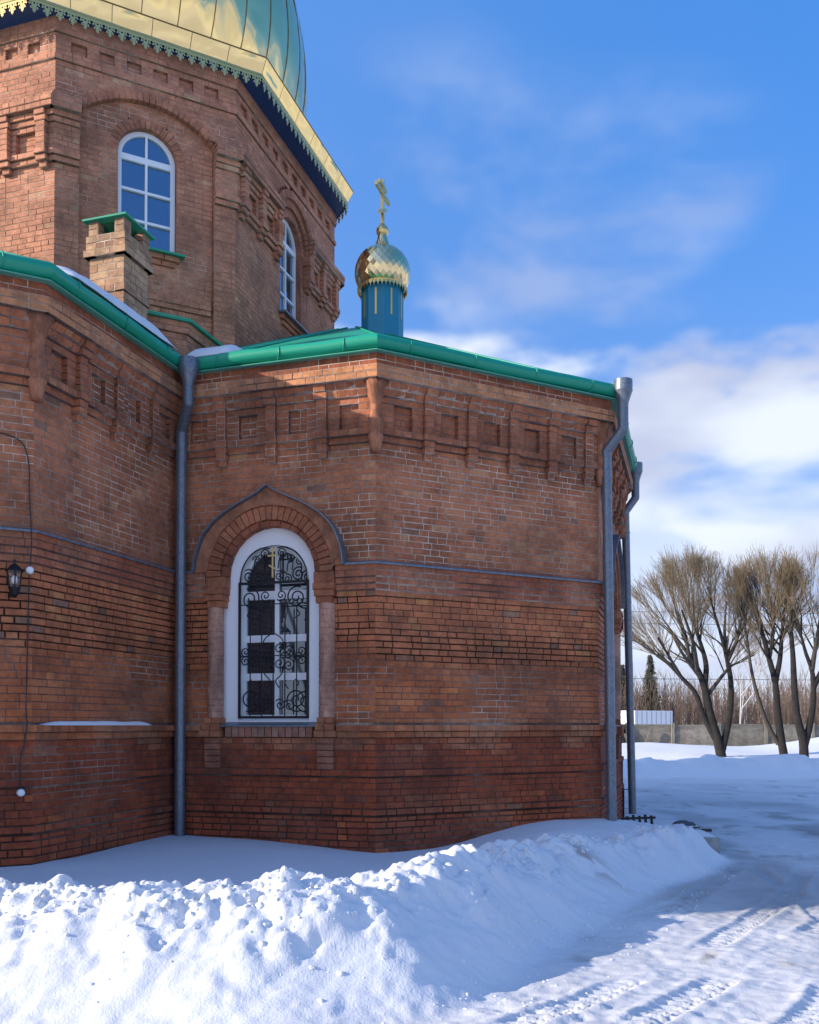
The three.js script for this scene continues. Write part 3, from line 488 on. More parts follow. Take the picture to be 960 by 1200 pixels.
for (const key of ['T1', 'T2', 'T3']) for (let i = TR0; i < TR1; i++) course(walls[key], i, towerRow(walls[key], i, key === 'T2'));
function towerWindow(W, z, hood) {
  const c = W.L / 2, red = () => sc3(mx3([0.56, 0.235, 0.13], [0.5, 0.2, 0.11], rnd()), rr(0.88, 1.1));
  ring(W, c, 9.51, 0.4, 0.535, -Math.PI / 2, Math.PI / 2, 19, -0.3, z + 0.004, red);
  if (hood) { ring(W, c, 9.51, 0.54, 0.66, -Math.PI / 2, Math.PI / 2, 23, -0.2, 0.05, red); ring(W, c, 9.51, 0.665, 0.79, -Math.PI / 2, Math.PI / 2, 13, -0.2, 0.1, red);
    for (const s of [-1, 1]) for (let k = 0; k < 8; k++) { const y = 8.95 + k * P; if (y > 9.5) break; brick(W, [[c + s * 0.6 - 0.07 - (k > 5 ? 0.03 : 0), y], [c + s * 0.6 + 0.07 + (k > 5 ? 0.03 : 0), y], [c + s * 0.6 + 0.07 + (k > 5 ? 0.03 : 0), y + P - 0.006], [c + s * 0.6 - 0.07 - (k > 5 ? 0.03 : 0), y + P - 0.006]], -0.2, k === 0 ? 0.06 : k > 5 ? 0.13 : 0.1, red()); } }
  const win = new THREE.Group(); win.name = 'window'; church.add(win);
  const R = 0.4, sp = 9.51, b = 8.2, out = new THREE.Shape(); out.moveTo(c - R, b); out.lineTo(c + R, b); out.lineTo(c + R, sp); out.absarc(c, sp, R, 0, Math.PI, false); out.lineTo(c - R, b);
  const I = R - 0.062, ys = [[b + 0.06, 8.62], [8.655, 9.04], [9.075, 9.46]], xs = [[-I, -0.016], [0.016, I]];
  for (const [x0, x1] of xs) for (const [y0, y1] of ys) { const p = new THREE.Path(); p.moveTo(c + x0, y0); p.lineTo(c + x1, y0); p.lineTo(c + x1, y1); p.lineTo(c + x0, y1); p.lineTo(c + x0, y0); out.holes.push(p); }
  const lun = s => { const q = [[0.016, 9.545], [I, 9.545]]; for (let k = 1; k <= 12; k++) { const a = k / 12 * Math.PI / 2, x = I * Math.cos(a), y = sp + I * Math.sin(a); if (y > 9.55) q.push([Math.max(0.016, x), y]); } return q.map(p => [c + s * p[0], p[1]]); };
  for (const s of [-1, 1]) { const p = new THREE.Path(); lun(s).forEach((a, i) => i ? p.lineTo(a[0], a[1]) : p.moveTo(a[0], a[1])); out.holes.push(p); }
  const w0 = z - 0.15; add('frame', ext(out, w0, w0 + 0.06, W, 0), matPVC, win);
  const pane = g => { g.translate(-c, -9, 0); g.rotateY(jit(0.006)); g.rotateX(jit(0.006)); g.translate(c, 9, w0 + 0.02); g.applyMatrix4(W.matrix); add('pane', g, matGlassTower, win); };
  for (const [x0, x1] of xs) for (const [y0, y1] of ys) pane(box(x1 - x0 + 0.01, y1 - y0 + 0.01, 0.006, c + (x0 + x1) / 2, (y0 + y1) / 2, 0));
  for (const s of [-1, 1]) { const q = new THREE.Shape(); lun(s).forEach((a, i) => i ? q.lineTo(a[0], a[1]) : q.moveTo(a[0], a[1])); pane(new THREE.ExtrudeGeometry(q, { depth: 0.006, bevelEnabled: false })); }
  // reveals of the opening
  const rv = new THREE.Shape(); rv.moveTo(c - R - 0.12, b - 0.02); rv.lineTo(c + R + 0.12, b - 0.02); rv.lineTo(c + R + 0.12, sp); rv.absarc(c, sp, R + 0.12, 0, Math.PI, false); rv.lineTo(c - R - 0.12, b - 0.02);
  const hp = new THREE.Path(); hp.moveTo(c - R, b); hp.lineTo(c - R, sp); hp.absarc(c, sp, R, Math.PI, 0, true); hp.lineTo(c + R, b); hp.lineTo(c - R, b); rv.holes.push(hp);
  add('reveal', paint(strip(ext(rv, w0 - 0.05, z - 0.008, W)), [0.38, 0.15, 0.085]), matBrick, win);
  const s1 = box(1.0, 0.028, 0.24, c, 8.19, z + 0.03, 0, 0, 0.12); s1.applyMatrix4(W.matrix); add('sill', s1, hood ? matFlash : matRoof, win);
  for (const [hw, y0, w] of [[0.44, 8.105, 0.07], [0.38, 8.03, 0.04]]) { const n = 4; for (let k = 0; k < n; k++) { const a = c - hw + 2 * hw * k / n; brick(W, [[a + 0.004, y0], [a + 2 * hw / n - 0.004, y0], [a + 2 * hw / n - 0.004, y0 + 0.068], [a + 0.004, y0 + 0.068]], -0.2, z + w, red()); } }
}
towerWindow(walls.T2, -0.09, false); towerWindow(walls.T3, 0, true); towerWindow(walls.T1, 0, true);
{ // T2: flat relieving arch over the field and the little blind arcade below the window
  const W = walls.T2, c = W.L / 2, half = 0.92, s2 = 0.38, rad = (half * half + s2 * s2) / (2 * s2), cy = 9.85 + s2 - rad, th = Math.asin(half / rad), red = () => sc3(mx3([0.56, 0.235, 0.13], [0.5, 0.2, 0.11], rnd()), rr(0.88, 1.1));
  ring(W, c, cy, rad, rad + 0.13, -th - 0.02, th + 0.02, 26, -0.12, 0.006, red);
  for (let k = 0; k < 5; k++) { const x = c - 0.72 + k * 0.36; ring(W, x, 7.5, 0.1, 0.165, -Math.PI / 2, Math.PI / 2, 7, -0.12, -0.055, red); }
}

// ---------------------------------------------------------------- plinth core, hidden sides, roofs
const OUT = [[-H, H], [-H, H + S], [-E, H + S + K], [E, H + S + K], [H, H + S], [H, H], [H + S, H], [H + S + K, E], [H + S + K, -E], [H + S, -H], [H, -H], [H, -H - S], [E, -H - S - K], [-E, -H - S - K], [-H, -H - S], [-H, -H], [-H - 9, -H], [-H - 9, H]];
function offset(pts, w, closed = true) {
  const n = pts.length, nr = (a, b) => { const dx = b[0] - a[0], dz = b[1] - a[1], l = Math.hypot(dx, dz); return [-dz / l, dx / l]; };
  return pts.map((p, i) => { const a = closed || i > 0 ? nr(pts[(i + n - 1) % n], p) : nr(p, pts[i + 1]), b = closed || i < n - 1 ? nr(p, pts[(i + 1) % n]) : a, k = w / (1 + a[0] * b[0] + a[1] * b[1]); return [p[0] + (a[0] + b[0]) * k, p[1] + (a[1] + b[1]) * k]; });
}
// sweeps a profile of [w, y] round an outline with mitred corners
function sweep(pts, prof, closed = true, from = 0, to = null, smooth = true) {
  const rows = prof.map(([w]) => offset(pts, w, closed)), n = pts.length, list = [], last = to ?? (closed ? n : n - 1);
  for (let i = from; i < last; i++) {
    const j = (i + 1) % n, L = Math.hypot(pts[j][0] - pts[i][0], pts[j][1] - pts[i][1]), pos = [], uv = [], idx = []; let acc = 0;
    prof.forEach(([w, y], k) => { if (k) acc += Math.hypot(w - prof[k - 1][0], y - prof[k - 1][1]); pos.push(rows[k][i][0], y, rows[k][i][1], rows[k][j][0], y, rows[k][j][1]); uv.push(0, acc, L, acc); });
    for (let k = 0; k + 1 < prof.length; k++) { const a = 2 * k; idx.push(a, a + 1, a + 3, a, a + 3, a + 2); }
    let g = new THREE.BufferGeometry(); g.setAttribute('position', new THREE.Float32BufferAttribute(pos, 3)); g.setAttribute('uv', new THREE.Float32BufferAttribute(uv, 2)); g.setIndex(idx);
    if (smooth) { g.computeVertexNormals(); g = g.toNonIndexed(); } else { g = g.toNonIndexed(); g.computeVertexNormals(); }
    list.push(g);
  }
  return mergeGeometries(list);
}
function prism(pts, y0, y1, top = true) { // closed solid over an outline
  const s = new THREE.Shape(); pts.forEach((p, i) => i ? s.lineTo(p[0], -p[1]) : s.moveTo(p[0], -p[1])); const g = new THREE.ExtrudeGeometry(s, { depth: y1 - y0, bevelEnabled: false }); g.rotateX(-Math.PI / 2); g.translate(0, y0, 0); return g;
}
add('wall_core', paint(strip(prism(offset(OUT, -0.29), -0.4, 5.8)), [0.16, 0.1, 0.08]), matMortar, church);
const wallProf = [[0.065, -0.4], [0.065, 0.58], [0.045, 0.58], [0.045, 1.02], [0.028, 1.02], [0.028, 1.46], [0.09, 1.47], [0.09, 1.6], [0, 1.606], [0, 3.07], [0.06, 3.2], [0.06, 3.43], [0, 3.43], [0, 4.82], [0.07, 4.89], [0.045, 5.3], [0.17, 5.47], [0.17, 5.78]];
{ const a = sweep(OUT, wallProf, true, 8, 18, false), b = sweep(OUT, wallProf, true, 0, 3, false); add('wall', paint(mergeGeometries([a, b]), [0.38, 0.15, 0.09]), matBrick, church); }
// gutters: rolled green steel with a pale drip edge below
const arc = []; for (let k = 0; k <= 12; k++) { const a = (-95 + k * 205 / 12) * Math.PI / 180; arc.push([0.225 + 0.078 * Math.cos(a), 5.868 + 0.078 * Math.sin(a)]); }
for (let i = 2; i < 9; i++) {
  const NL = 28, gp = [], gi = [], rowsO = arc.map(([w]) => offset(OUT, w));
  for (let k = 0; k <= NL; k++) arc.forEach(([w, y], m) => { const t = k / NL, q = rowsO[m], e = k && k < NL ? 1 : 0, d = e * 0.012 * (noise(t * 9 + i * 5, m * 0.35, i) - 0.5), sag = e * 0.006 * Math.sin(t * 9 + i); gp.push(mix(q[i][0], q[i + 1][0], t) * (1 + d * 0.05), y + d + sag, mix(q[i][1], q[i + 1][1], t) * (1 + d * 0.05)); });
  for (let k = 0; k < NL; k++) for (let m = 0; m + 1 < arc.length; m++) { const a = k * arc.length + m, b = a + arc.length; gi.push(a, b, b + 1, a, b + 1, a + 1); }
  const gg = new THREE.BufferGeometry(); gg.setAttribute('position', new THREE.Float32BufferAttribute(gp, 3)); gg.setIndex(gi); gg.computeVertexNormals(); const g = add('gutter', gg, matGreen, church);
  const nb = Math.round(Math.hypot(OUT[i + 1][0] - OUT[i][0], OUT[i + 1][1] - OUT[i][1]) / 0.85), o = offset(OUT, 0, true);
  for (let k = 0; k < nb; k++) { const t = (k + 0.5) / nb, hk = []; arc.forEach(([w, y]) => { const q = offset(OUT, w + 0.004); hk.push([mix(q[i][0], q[i + 1][0], t), y, mix(q[i][1], q[i + 1][1], t)]); }); add('gutter_hook', tube(hk.slice(0, 9), 0.009, 12, 5), matGreen, g); }
}
add('drip_edge', sweep(OUT, [[0.12, 5.798], [0.255, 5.775], [0.264, 5.765], [0.258, 5.759], [0.1, 5.773]], true, 0, 15, false), phys({ color: RGB(0.1, 0.42, 0.3), roughness: 0.3 }), church);
add('drip_edge', sweep(OUT, [[0.12, 5.79], [0.19, 5.775], [0.19, 5.95]], true, 15, 18, false), matGreen, church);
// roofs of the arms: hipped, 23 degrees
const SL = 0.49, EV = 5.92, OV = 0.23, eav = offset(OUT, OV), RY = EV + SL * (H + OV);
{
  const apexE = [H + S + K + OV - (H + OV), RY, 0], roofG = new Geo(), rp = i => [eav[i][0], EV, eav[i][1]], c = [0, RY, 0];
  const quad = (a, b, q, d) => { const u = p => [p[0], p[2]]; roofG.quad(a, b, q, d, [1, 1, 1], u(a), u(b), u(q), u(d)); }, tri = (a, b, q) => roofG.tri(a, b, q, [1, 1, 1], [a[0], a[2]], [b[0], b[2]], [q[0], q[2]]);
  const apS = [0, RY, apexE[0]], apN = [0, RY, -apexE[0]];
  quad(rp(5), rp(6), apexE, c); tri(rp(6), rp(7), apexE); tri(rp(7), rp(8), apexE); tri(rp(8), rp(9), apexE); quad(rp(9), rp(10), c, apexE);
  quad(rp(10), rp(11), apN, c); tri(rp(11), rp(12), apN); tri(rp(12), rp(13), apN); tri(rp(13), rp(14), apN); quad(rp(14), rp(15), c, apN);
  quad(rp(0), rp(1), apS, c); tri(rp(1), rp(2), apS); tri(rp(2), rp(3), apS); tri(rp(3), rp(4), apS); quad(rp(4), rp(5), c, apS);
  const w = [-H - 9 - OV, RY, 0]; quad(rp(15), rp(16), w, c); quad(rp(17), rp(0), c, w); tri(rp(16), rp(17), w);
  const roof = add('roof', roofG.build(), matRoof, church);
  const seams = [], sm = (a, b) => seams.push(cyl([a[0], a[1] + 0.012, a[2]], [b[0], b[1] + 0.012, b[2]], 0.014, 0.014, 5));
  for (let k = 1; k < 4; k++) { const x = mix(eav[5][0], apexE[0], k / 4); sm([x, EV, eav[5][1]], [x, RY, 0]); sm([eav[4][0], EV, x], [0, RY, x]); }
  sm(rp(6), apexE); sm(rp(7), apexE); sm(rp(4), apS); sm(rp(3), apS);
  add('roof_seams', merge(seams), matRoof, roof);
}
// nave and bell tower to the west, outside the picture (they shade the yard)
{
  const bt = [[-H - 13.5, -2.4], [-H - 13.5, 2.4], [-H - 8.9, 2.4], [-H - 8.9, -2.4]].map(p => [p[0], p[1]]);
  add('bell_tower', paint(strip(prism([bt[0], bt[1], bt[2], bt[3]], -0.4, 13.5)), [0.38, 0.17, 0.12]), matBrick, church);
  const hip = new THREE.ConeGeometry(3.5, 5, 8); hip.rotateY(Math.PI / 8); hip.translate(-H - 11.2, 16, 0); add('bell_tower_roof', hip, matRoof, church);
}
{ // added south porch, unseen at the left: shaped so its shadow edge crosses the yard
  const g = new Geo(), z0 = H + S + K - 0.1, z1 = 11.0, x = 1.65, y = 4.5, r = 5.6, c = [1, 1, 1], u = [0, 0], P3 = (a, b, d) => [a, b, d];
  add('added_porch_wall', paint(strip(merge([box(2 * x, y + 0.4, z1 - z0, 0, (y - 0.4) / 2, (z0 + z1) / 2)])), [0.38, 0.15, 0.09]), matBrick, church);
  const o = x + 0.2, e = z1 + 0.2; for (const s of [-1, 1]) { g.quad(P3(s * o, y, z0), P3(s * o, y, e), P3(0, r, e), P3(0, r, z0), c, u, u, u, u); } g.tri(P3(-o, y, e - 0.1), P3(o, y, e - 0.1), P3(0, r, e - 0.1), c, u, u, u); g.quad(P3(-o, y, z0), P3(o, y, z0), P3(o, y, e), P3(-o, y, e), c, u, u, u, u);
  add('added_porch_roof', g.build(), matRoof, church);
}
// pointed metal strip over the belt course
add('belt_flashing', sweep(OUT, [[0.0, 3.47], [0.075, 3.448], [0.092, 3.438], [0.092, 3.418], [0.06, 3.42]], true, 3, 5, false), matFlash, church);
for (const [key, a, b] of [['A', 0.0, 0.3], ['A', 2.2, 2.55], ['B', 0, 3.3]]) { // stops against the window hood
  const W = walls[key], eL = a === 0, prof = [[0, 3.47], [0.075, 3.448], [0.092, 3.438], [0.092, 3.418], [0.06, 3.42]], g = new Geo();
  for (let k = 0; k + 1 < prof.length; k++) { const [w0, y0] = prof[k], [w1, y1] = prof[k + 1], ua = w => a <= 0 ? W.kL * w : a, ub = w => b >= W.L - 0.01 ? W.L + W.kR * w : b; g.quad(W.to3(ua(w0), y0, w0), W.to3(ub(w0), y0, w0), W.to3(ub(w1), y1, w1), W.to3(ua(w1), y1, w1), [1, 1, 1], [a, y0], [b, y0], [b, y1], [a, y1]); }
  add('belt_flashing', g.build(), matFlash, church);
}
// turned corner pieces of the frieze
for (const i of [3, 4, 6, 7, 8]) {
  const o = offset(OUT, 0.05)[i], pr = [[0.0, 4.675], [0.085, 4.68], [0.09, 4.73], [0.11, 4.8], [0.125, 4.83], [0.128, 4.87], [0.11, 4.885], [0.1, 4.9], [0.115, 4.93], [0.128, 4.97], [0.128, 5.02], [0.112, 5.06], [0.095, 5.075], [0.092, 5.14], [0.088, 5.145], [0.092, 5.15], [0.09, 5.21], [0.086, 5.215], [0.094, 5.22], [0.1, 5.29], [0.13, 5.31], [0.15, 5.4], [0.24, 5.465], [0.0, 5.478]];
  const g = new THREE.LatheGeometry(pr.map(p => new THREE.Vector2(p[0] * 0.68, p[1])), 16); g.translate(o[0], 0, o[1]); add('corner_baluster', paint(strip(g), [0.46, 0.185, 0.095]), matBrick, church);
}
// square base of the tower peeping out above the valley
const baseWalls = [new Wall('tower_wall', [1.6, 4.17], [3.64, 4.17], 0, T45), new Wall('tower_wall', [3.64, 4.17], [4.0, 3.8], -T45, T45), new Wall('tower_wall', [4.0, 3.8], [4.0, 1.6], -T45, 0)];
for (const W of baseWalls) for (let i = 77; i < 90; i++) course(W, i, [{ a: 0, b: W.L, w: i > 87 ? 0.03 : 0 }]);
const basePts = [[-4, -3.8], [-3.64, -4.17], [3.64, -4.17], [4, -3.8], [4, 3.8], [3.64, 4.17], [-3.64, 4.17], [-4, 3.8]].reverse();
add('tower_base_core', paint(strip(prism(offset(basePts, -0.03), 5.0, 6.55)), [0.3, 0.15, 0.11]), matMortar, church);
add('tower_base_cap', sweep(basePts, [[0.0, 6.56], [0.08, 6.56], [0.085, 6.59], [0.06, 6.61], [-0.35, 6.72], [-1.2, 6.9]], true, 0, null, false), matRoof, church);

// ---------------------------------------------------------------- tower top
const ta = 3.66, tb = 1.92, OCT = [[-tb, ta], [tb, ta], [ta, tb], [ta, -tb], [tb, -ta], [-tb, -ta], [-ta, -tb], [-ta, tb]];
const ea = 3.98, eb = 1.74, EOCT = [[-eb, ea], [eb, ea], [ea, eb], [ea, -eb], [eb, -ea], [-eb, -ea], [-ea, -eb], [-ea, eb]];
add('tower_core', paint(strip(prism(offset(OCT, -0.34), 5.5, 11.0)), [0.3, 0.15, 0.11]), matMortar, church);
add('tower_wall', paint(sweep(OCT, [[0, 5.9], [0, 9.0], [0.05, 9.1], [0.045, 9.6], [0.17, 9.7], [0.17, 9.85], [0, 10], [0, 11.0]], true, 3, 8, false), [0.42, 0.17, 0.1]), matBrick, church);
add('soffit', prism(offset(EOCT, -0.03), 11.0, 11.075), matNavy, church);
for (let i = 0; i < 8; i++) { // gold fascia in sheets, gently dented
  const o0 = offset(EOCT, 0), o1 = offset(EOCT, 0.1), a = o0[i], b = o0[(i + 1) % 8], a1 = o1[i], b1 = o1[(i + 1) % 8], n = Math.round(Math.hypot(b[0] - a[0], b[1] - a[1]) / 0.55);
  for (let k = 0; k < n; k++) {
    const N = 12, M = 8, pos = [], idx = [];
    for (let y = 0; y <= M; y++) for (let x = 0; x <= N; x++) {
      const t = (k + (x / N) * 0.985 + 0.0075) / n, q = y / M, px = mix(mix(a[0], b[0], t), mix(a1[0], b1[0], t), q), pz = mix(mix(a[1], b[1], t), mix(a1[1], b1[1], t), q);
      const e = Math.sin(Math.PI * x / N) * Math.sin(Math.PI * q), d = e * (0.006 + 0.05 * (noise(px * 3.5, pz * 3.5, i + q * 1.5) - 0.5) + 0.02 * (noise(px * 9, pz * 9, i + q * 3) - 0.5)), nx = (o0[i][0] + o0[(i + 1) % 8][0]), nz = (o0[i][1] + o0[(i + 1) % 8][1]), nl = Math.hypot(nx, nz);
      pos.push(px + nx / nl * d, mix(11.07, 11.285, q) + d * 0.6, pz + nz / nl * d);
    }
    for (let y = 0; y < M; y++) for (let x = 0; x < N; x++) { const p = y * (N + 1) + x; idx.push(p, p + 1, p + N + 2, p, p + N + 2, p + N + 1); }
    const g = new THREE.BufferGeometry(); g.setAttribute('position', new THREE.Float32BufferAttribute(pos, 3)); g.setIndex(idx); g.computeVertexNormals(); add('fascia_sheet', g, matGold, church);
  }
}
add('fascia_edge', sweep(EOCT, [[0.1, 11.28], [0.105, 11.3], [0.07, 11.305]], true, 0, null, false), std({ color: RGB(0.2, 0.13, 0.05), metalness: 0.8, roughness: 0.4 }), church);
add('fascia_lip', sweep(EOCT, [[0.012, 11.1], [0.02, 11.06], [0.01, 11.055], [-0.005, 11.07], [-0.03, 11.13]], true, 0, null, false), matGoldDull, church);
add('skirt_roof', sweep(EOCT, [[0.08, 11.295], [-0.5, 11.4], [-1.1, 11.45]], true, 0, null, false), matGold, church);
{ // fretted valance: each pendant cut from sheet
  const sh = new THREE.Shape(), half = [[0.08, 0], [0.08, -0.05], [0.066, -0.052], [0.06, -0.07], [0.072, -0.085], [0.066, -0.1], [0.05, -0.098], [0.045, -0.085], [0.034, -0.088], [0.03, -0.11], [0.048, -0.12], [0.052, -0.14], [0.036, -0.15], [0.022, -0.143], [0.018, -0.165], [0.022, -0.178], [0.008, -0.182], [0, -0.205]];
  half.forEach((p, i) => i ? sh.lineTo(...p) : sh.moveTo(...p)); half.slice(0, -1).reverse().forEach(p => sh.lineTo(-p[0], p[1]));
  for (const [x, y, r] of [[0, -0.07, 0.013], [0.04, -0.065, 0.009], [-0.04, -0.065, 0.009], [0.026, -0.128, 0.008], [-0.026, -0.128, 0.008]]) { const p = new THREE.Path(); p.absarc(x, y, r, 0, Math.PI * 2, true); sh.holes.push(p); }
  const geo = new THREE.ExtrudeGeometry(sh, { depth: 0.004, bevelEnabled: false, curveSegments: 5 }); const o = offset(EOCT, 0.008);
  for (const i of [0, 1, 2, 3, 7]) { const a = o[i], b = o[(i + 1) % 8], L = Math.hypot(b[0] - a[0], b[1] - a[1]), n = Math.round(L / 0.16), ang = Math.atan2(-(b[1] - a[1]), b[0] - a[0]); for (let k = 0; k < n; k++) { const m = add('valance_pendant', geo, matGoldDull, church); m.position.set(mix(a[0], b[0], (k + 0.5) / n), 11.08, mix(a[1], b[1], (k + 0.5) / n)); m.rotation.y = ang; m.scale.x = L / n / 0.16; } }
}
// big dome: bent gold sheets between standing seams
const DOME = new THREE.CatmullRomCurve3([[2.95, 11.3], [3.3, 11.75], [3.52, 12.3], [3.6, 12.95], [3.55, 13.7], [3.36, 14.6], [3.0, 15.5], [2.4, 16.4], [1.7, 17.2], [1.05, 17.9], [0.6, 18.6], [0.4, 19.3], [0.33, 19.9]].map(p => new V3(p[0], p[1], 0)));
{
  const NS = 40, pts = DOME.getPoints(64);
  const seam = std({ color: RGB(0.3, 0.2, 0.08), metalness: 0.9, roughness: 0.35 });
  for (let s = 0; s < NS; s++) {
    const N = 10, pos = [], idx = [], ph = h3(s, 3, 7) * 20;
    pts.forEach((p, j) => { for (let x = 0; x <= N; x++) { const a = (s + 0.012 + 0.976 * x / N) / NS * Math.PI * 2, e = Math.sin(Math.PI * x / N), y = p.y, d = e * (0.014 + 0.065 * (noise(y * 2.2, ph, x / N * 1.6) - 0.5) + 0.03 * (noise(y * 5.5, ph, x / N * 3) - 0.5)), r = p.x + d; pos.push(r * Math.cos(a), y, r * Math.sin(a)); } });
    for (let j = 0; j + 1 < pts.length; j++) for (let x = 0; x < N; x++) { const p = j * (N + 1) + x; idx.push(p, p + N + 2, p + 1, p, p + N + 1, p + N + 2); }
    const g = new THREE.BufferGeometry(); g.setAttribute('position', new THREE.Float32BufferAttribute(pos, 3)); g.setIndex(idx); g.computeVertexNormals(); const m = add('dome_sheet', g, matGold, church);
    const a = s / NS * Math.PI * 2; add('seam', tube(pts.filter((_, j) => j % 4 === 0).map(p => [(p.x + 0.004) * Math.cos(a), p.y, (p.x + 0.004) * Math.sin(a)]), 0.009, 40, 4), seam, m);
  }
  const top = merge([new THREE.SphereGeometry(0.55, 20, 14).translate(0, 20.3, 0), box(0.1, 2.6, 0.1, 0, 21.9, 0), box(0.1, 0.1, 1.3, 0, 22.3, 0), box(0.1, 0.1, 0.7, 0, 22.7, 0)]); add('dome_cross', top, matGold, church);
}
// ---------------------------------------------------------------- small cupola on the apse roof
{
  const cx = 5.25, cup = new THREE.Group(); cup.name = 'cupola'; church.add(cup); cup.position.set(cx, 7.3, 0);
  const dr = new THREE.CylinderGeometry(0.335, 0.335, 1.3, 8); dr.rotateY(Math.PI / 8); dr.translate(0, 0.65, 0); const dn = dr.toNonIndexed(); dn.computeVertexNormals(); add('drum', dn, matBlue, cup);
  const ft = new THREE.CylinderGeometry(0.37, 0.4, 0.12, 8); ft.rotateY(Math.PI / 8); ft.translate(0, 0.3, 0); add('drum_foot', ft.toNonIndexed(), matBlue, cup);
  for (let k = 0; k < 8; k++) { const g = box(0.03, 0.42, 0.012, 0, 0.92, 0.314); g.rotateY(k * Math.PI / 4); add('gold_strip', g, matGoldDull, cup); }
  const lace = []; for (let k = 0; k < 40; k++) { const a = k / 40 * Math.PI * 2, s = new THREE.Shape(); s.moveTo(-0.03, 0); s.lineTo(0.03, 0); s.lineTo(0.022, -0.045); s.lineTo(0.01, -0.04); s.lineTo(0, -0.095); s.lineTo(-0.01, -0.04); s.lineTo(-0.022, -0.045); const g = new THREE.ExtrudeGeometry(s, { depth: 0.004, bevelEnabled: false }); g.translate(0, 1.22, 0.395); g.rotateY(a); lace.push(g); }
  lace.push(new THREE.CylinderGeometry(0.37, 0.4, 0.035, 32, 1, true).translate(0, 1.235, 0)); add('lace_band', merge(lace), matGoldDull, cup);
  // onion of lozenge scales
  const prof = new THREE.CatmullRomCurve3([[0.34, 1.22], [0.41, 1.32], [0.442, 1.44], [0.435, 1.57], [0.375, 1.72], [0.26, 1.84], [0.145, 1.9], [0.105, 1.96], [0.08, 2.06], [0.055, 2.15]].map(p => new V3(p[0], p[1], 0)));
  const NA = 26, NR = 20, g = new Geo(), at = (k, a) => { const t = clamp(k / NR), p = prof.getPoint(t), th = a / NA * Math.PI * 2; return [p.x * Math.cos(th), p.y, p.x * Math.sin(th)]; };
  for (let k = -1; k < NR; k++) for (let a = 0; a < NA; a++) { const o = (k % 2 ? 0.5 : 0), L = at(k + 1, a + o), R = at(k + 1, a + o + 1), B = at(k, a + o + 0.5), T = at(k + 2, a + o + 0.5), q = 1 + (noise(a * 3.1, k * 2.7, 2) - 0.5) * 0.005, J = v => [v[0] * q, v[1], v[2] * q], c = [1, 1, 1], u = [0, 0]; g.tri(J(B), J(T), J(R), c, u, u, u); g.tri(J(B), J(L), J(T), c, u, u, u); }
  const og = g.build(); og.deleteAttribute('color'); add('onion_dome', og, std({ color: RGB(0.88, 0.66, 0.33), metalness: 1, roughness: 0.16 }), cup);
  add('finial_ball', merge([new THREE.SphereGeometry(0.1, 20, 14).translate(0, 2.17, 0), new THREE.CylinderGeometry(0.06, 0.075, 0.04, 16).translate(0, 2.08, 0), new THREE.CylinderGeometry(0.035, 0.06, 0.04, 16).translate(0, 2.27, 0)]), matGoldDull, cup);
  const cr = merge([box(0.05, 0.75, 0.05, 0, 2.62, 0), box(0.045, 0.06, 0.64, 0, 2.78, 0), box(0.045, 0.055, 0.34, 0, 2.9, 0), box(0.045, 0.055, 0.36, 0, 2.5, 0, 0, 0, 0.5)]); for (const [y, z] of [[2.78, 0.31], [2.78, -0.31], [3.0, 0]]) cr; add('cross', cr, matGoldDull, cup);
}
// ---------------------------------------------------------------- chimney on the wing
{
  const x0 = 3.39, x1 = 3.84, z0 = 4.42, z1 = 4.9, cw = [new Wall('chimney', [x0, z1], [x1, z1], -1, 1), new Wall('chimney', [x1, z1], [x1, z0], -1, 1), new Wall('chimney', [x0, z0], [x0, z1], -1, 1), new Wall('chimney', [x1, z0], [x0, z0], -1, 1)];
  const ch = new THREE.Group(); ch.name = 'chimney'; church.add(ch); const y0 = 5.85, n = 18; // courses of 83 mm
  const w = i => i >= 16 ? 0.012 : i === 15 || i === 14 ? 0.03 : i === 13 ? 0.05 : i === 8 || i === 5 ? 0.018 : 0;
  for (const W of cw) {
    for (let i = 0; i < n; i++) { const list = i >= 16 ? [{ c: W.L * 0.5, r: W.L * 0.24, w: null }] : []; course(W, i, cut(0, W.L, w(i), list), y0 + i * 0.083, y0 + (i + 1) * 0.083); }
    const g = new Geo(); W.bricks.forEach(b => { b.wb = -0.1; emit(g, b); }); add('chimney_bricks', g.build(), matBrick, ch); add('chimney_joints', W.mortar.build(), matMortar, ch);
  }
  const cp = [[x0, z1], [x1, z1], [x1, z0], [x0, z0]], top = y0 + n * 0.083; add('cap', sweep(cp, [[-0.05, top + 0.0], [0.06, top + 0.002], [0.065, top + 0.02], [0.0, top + 0.035], [-0.2, top + 0.07]], true, 0, null, false), matRoof, ch);
}
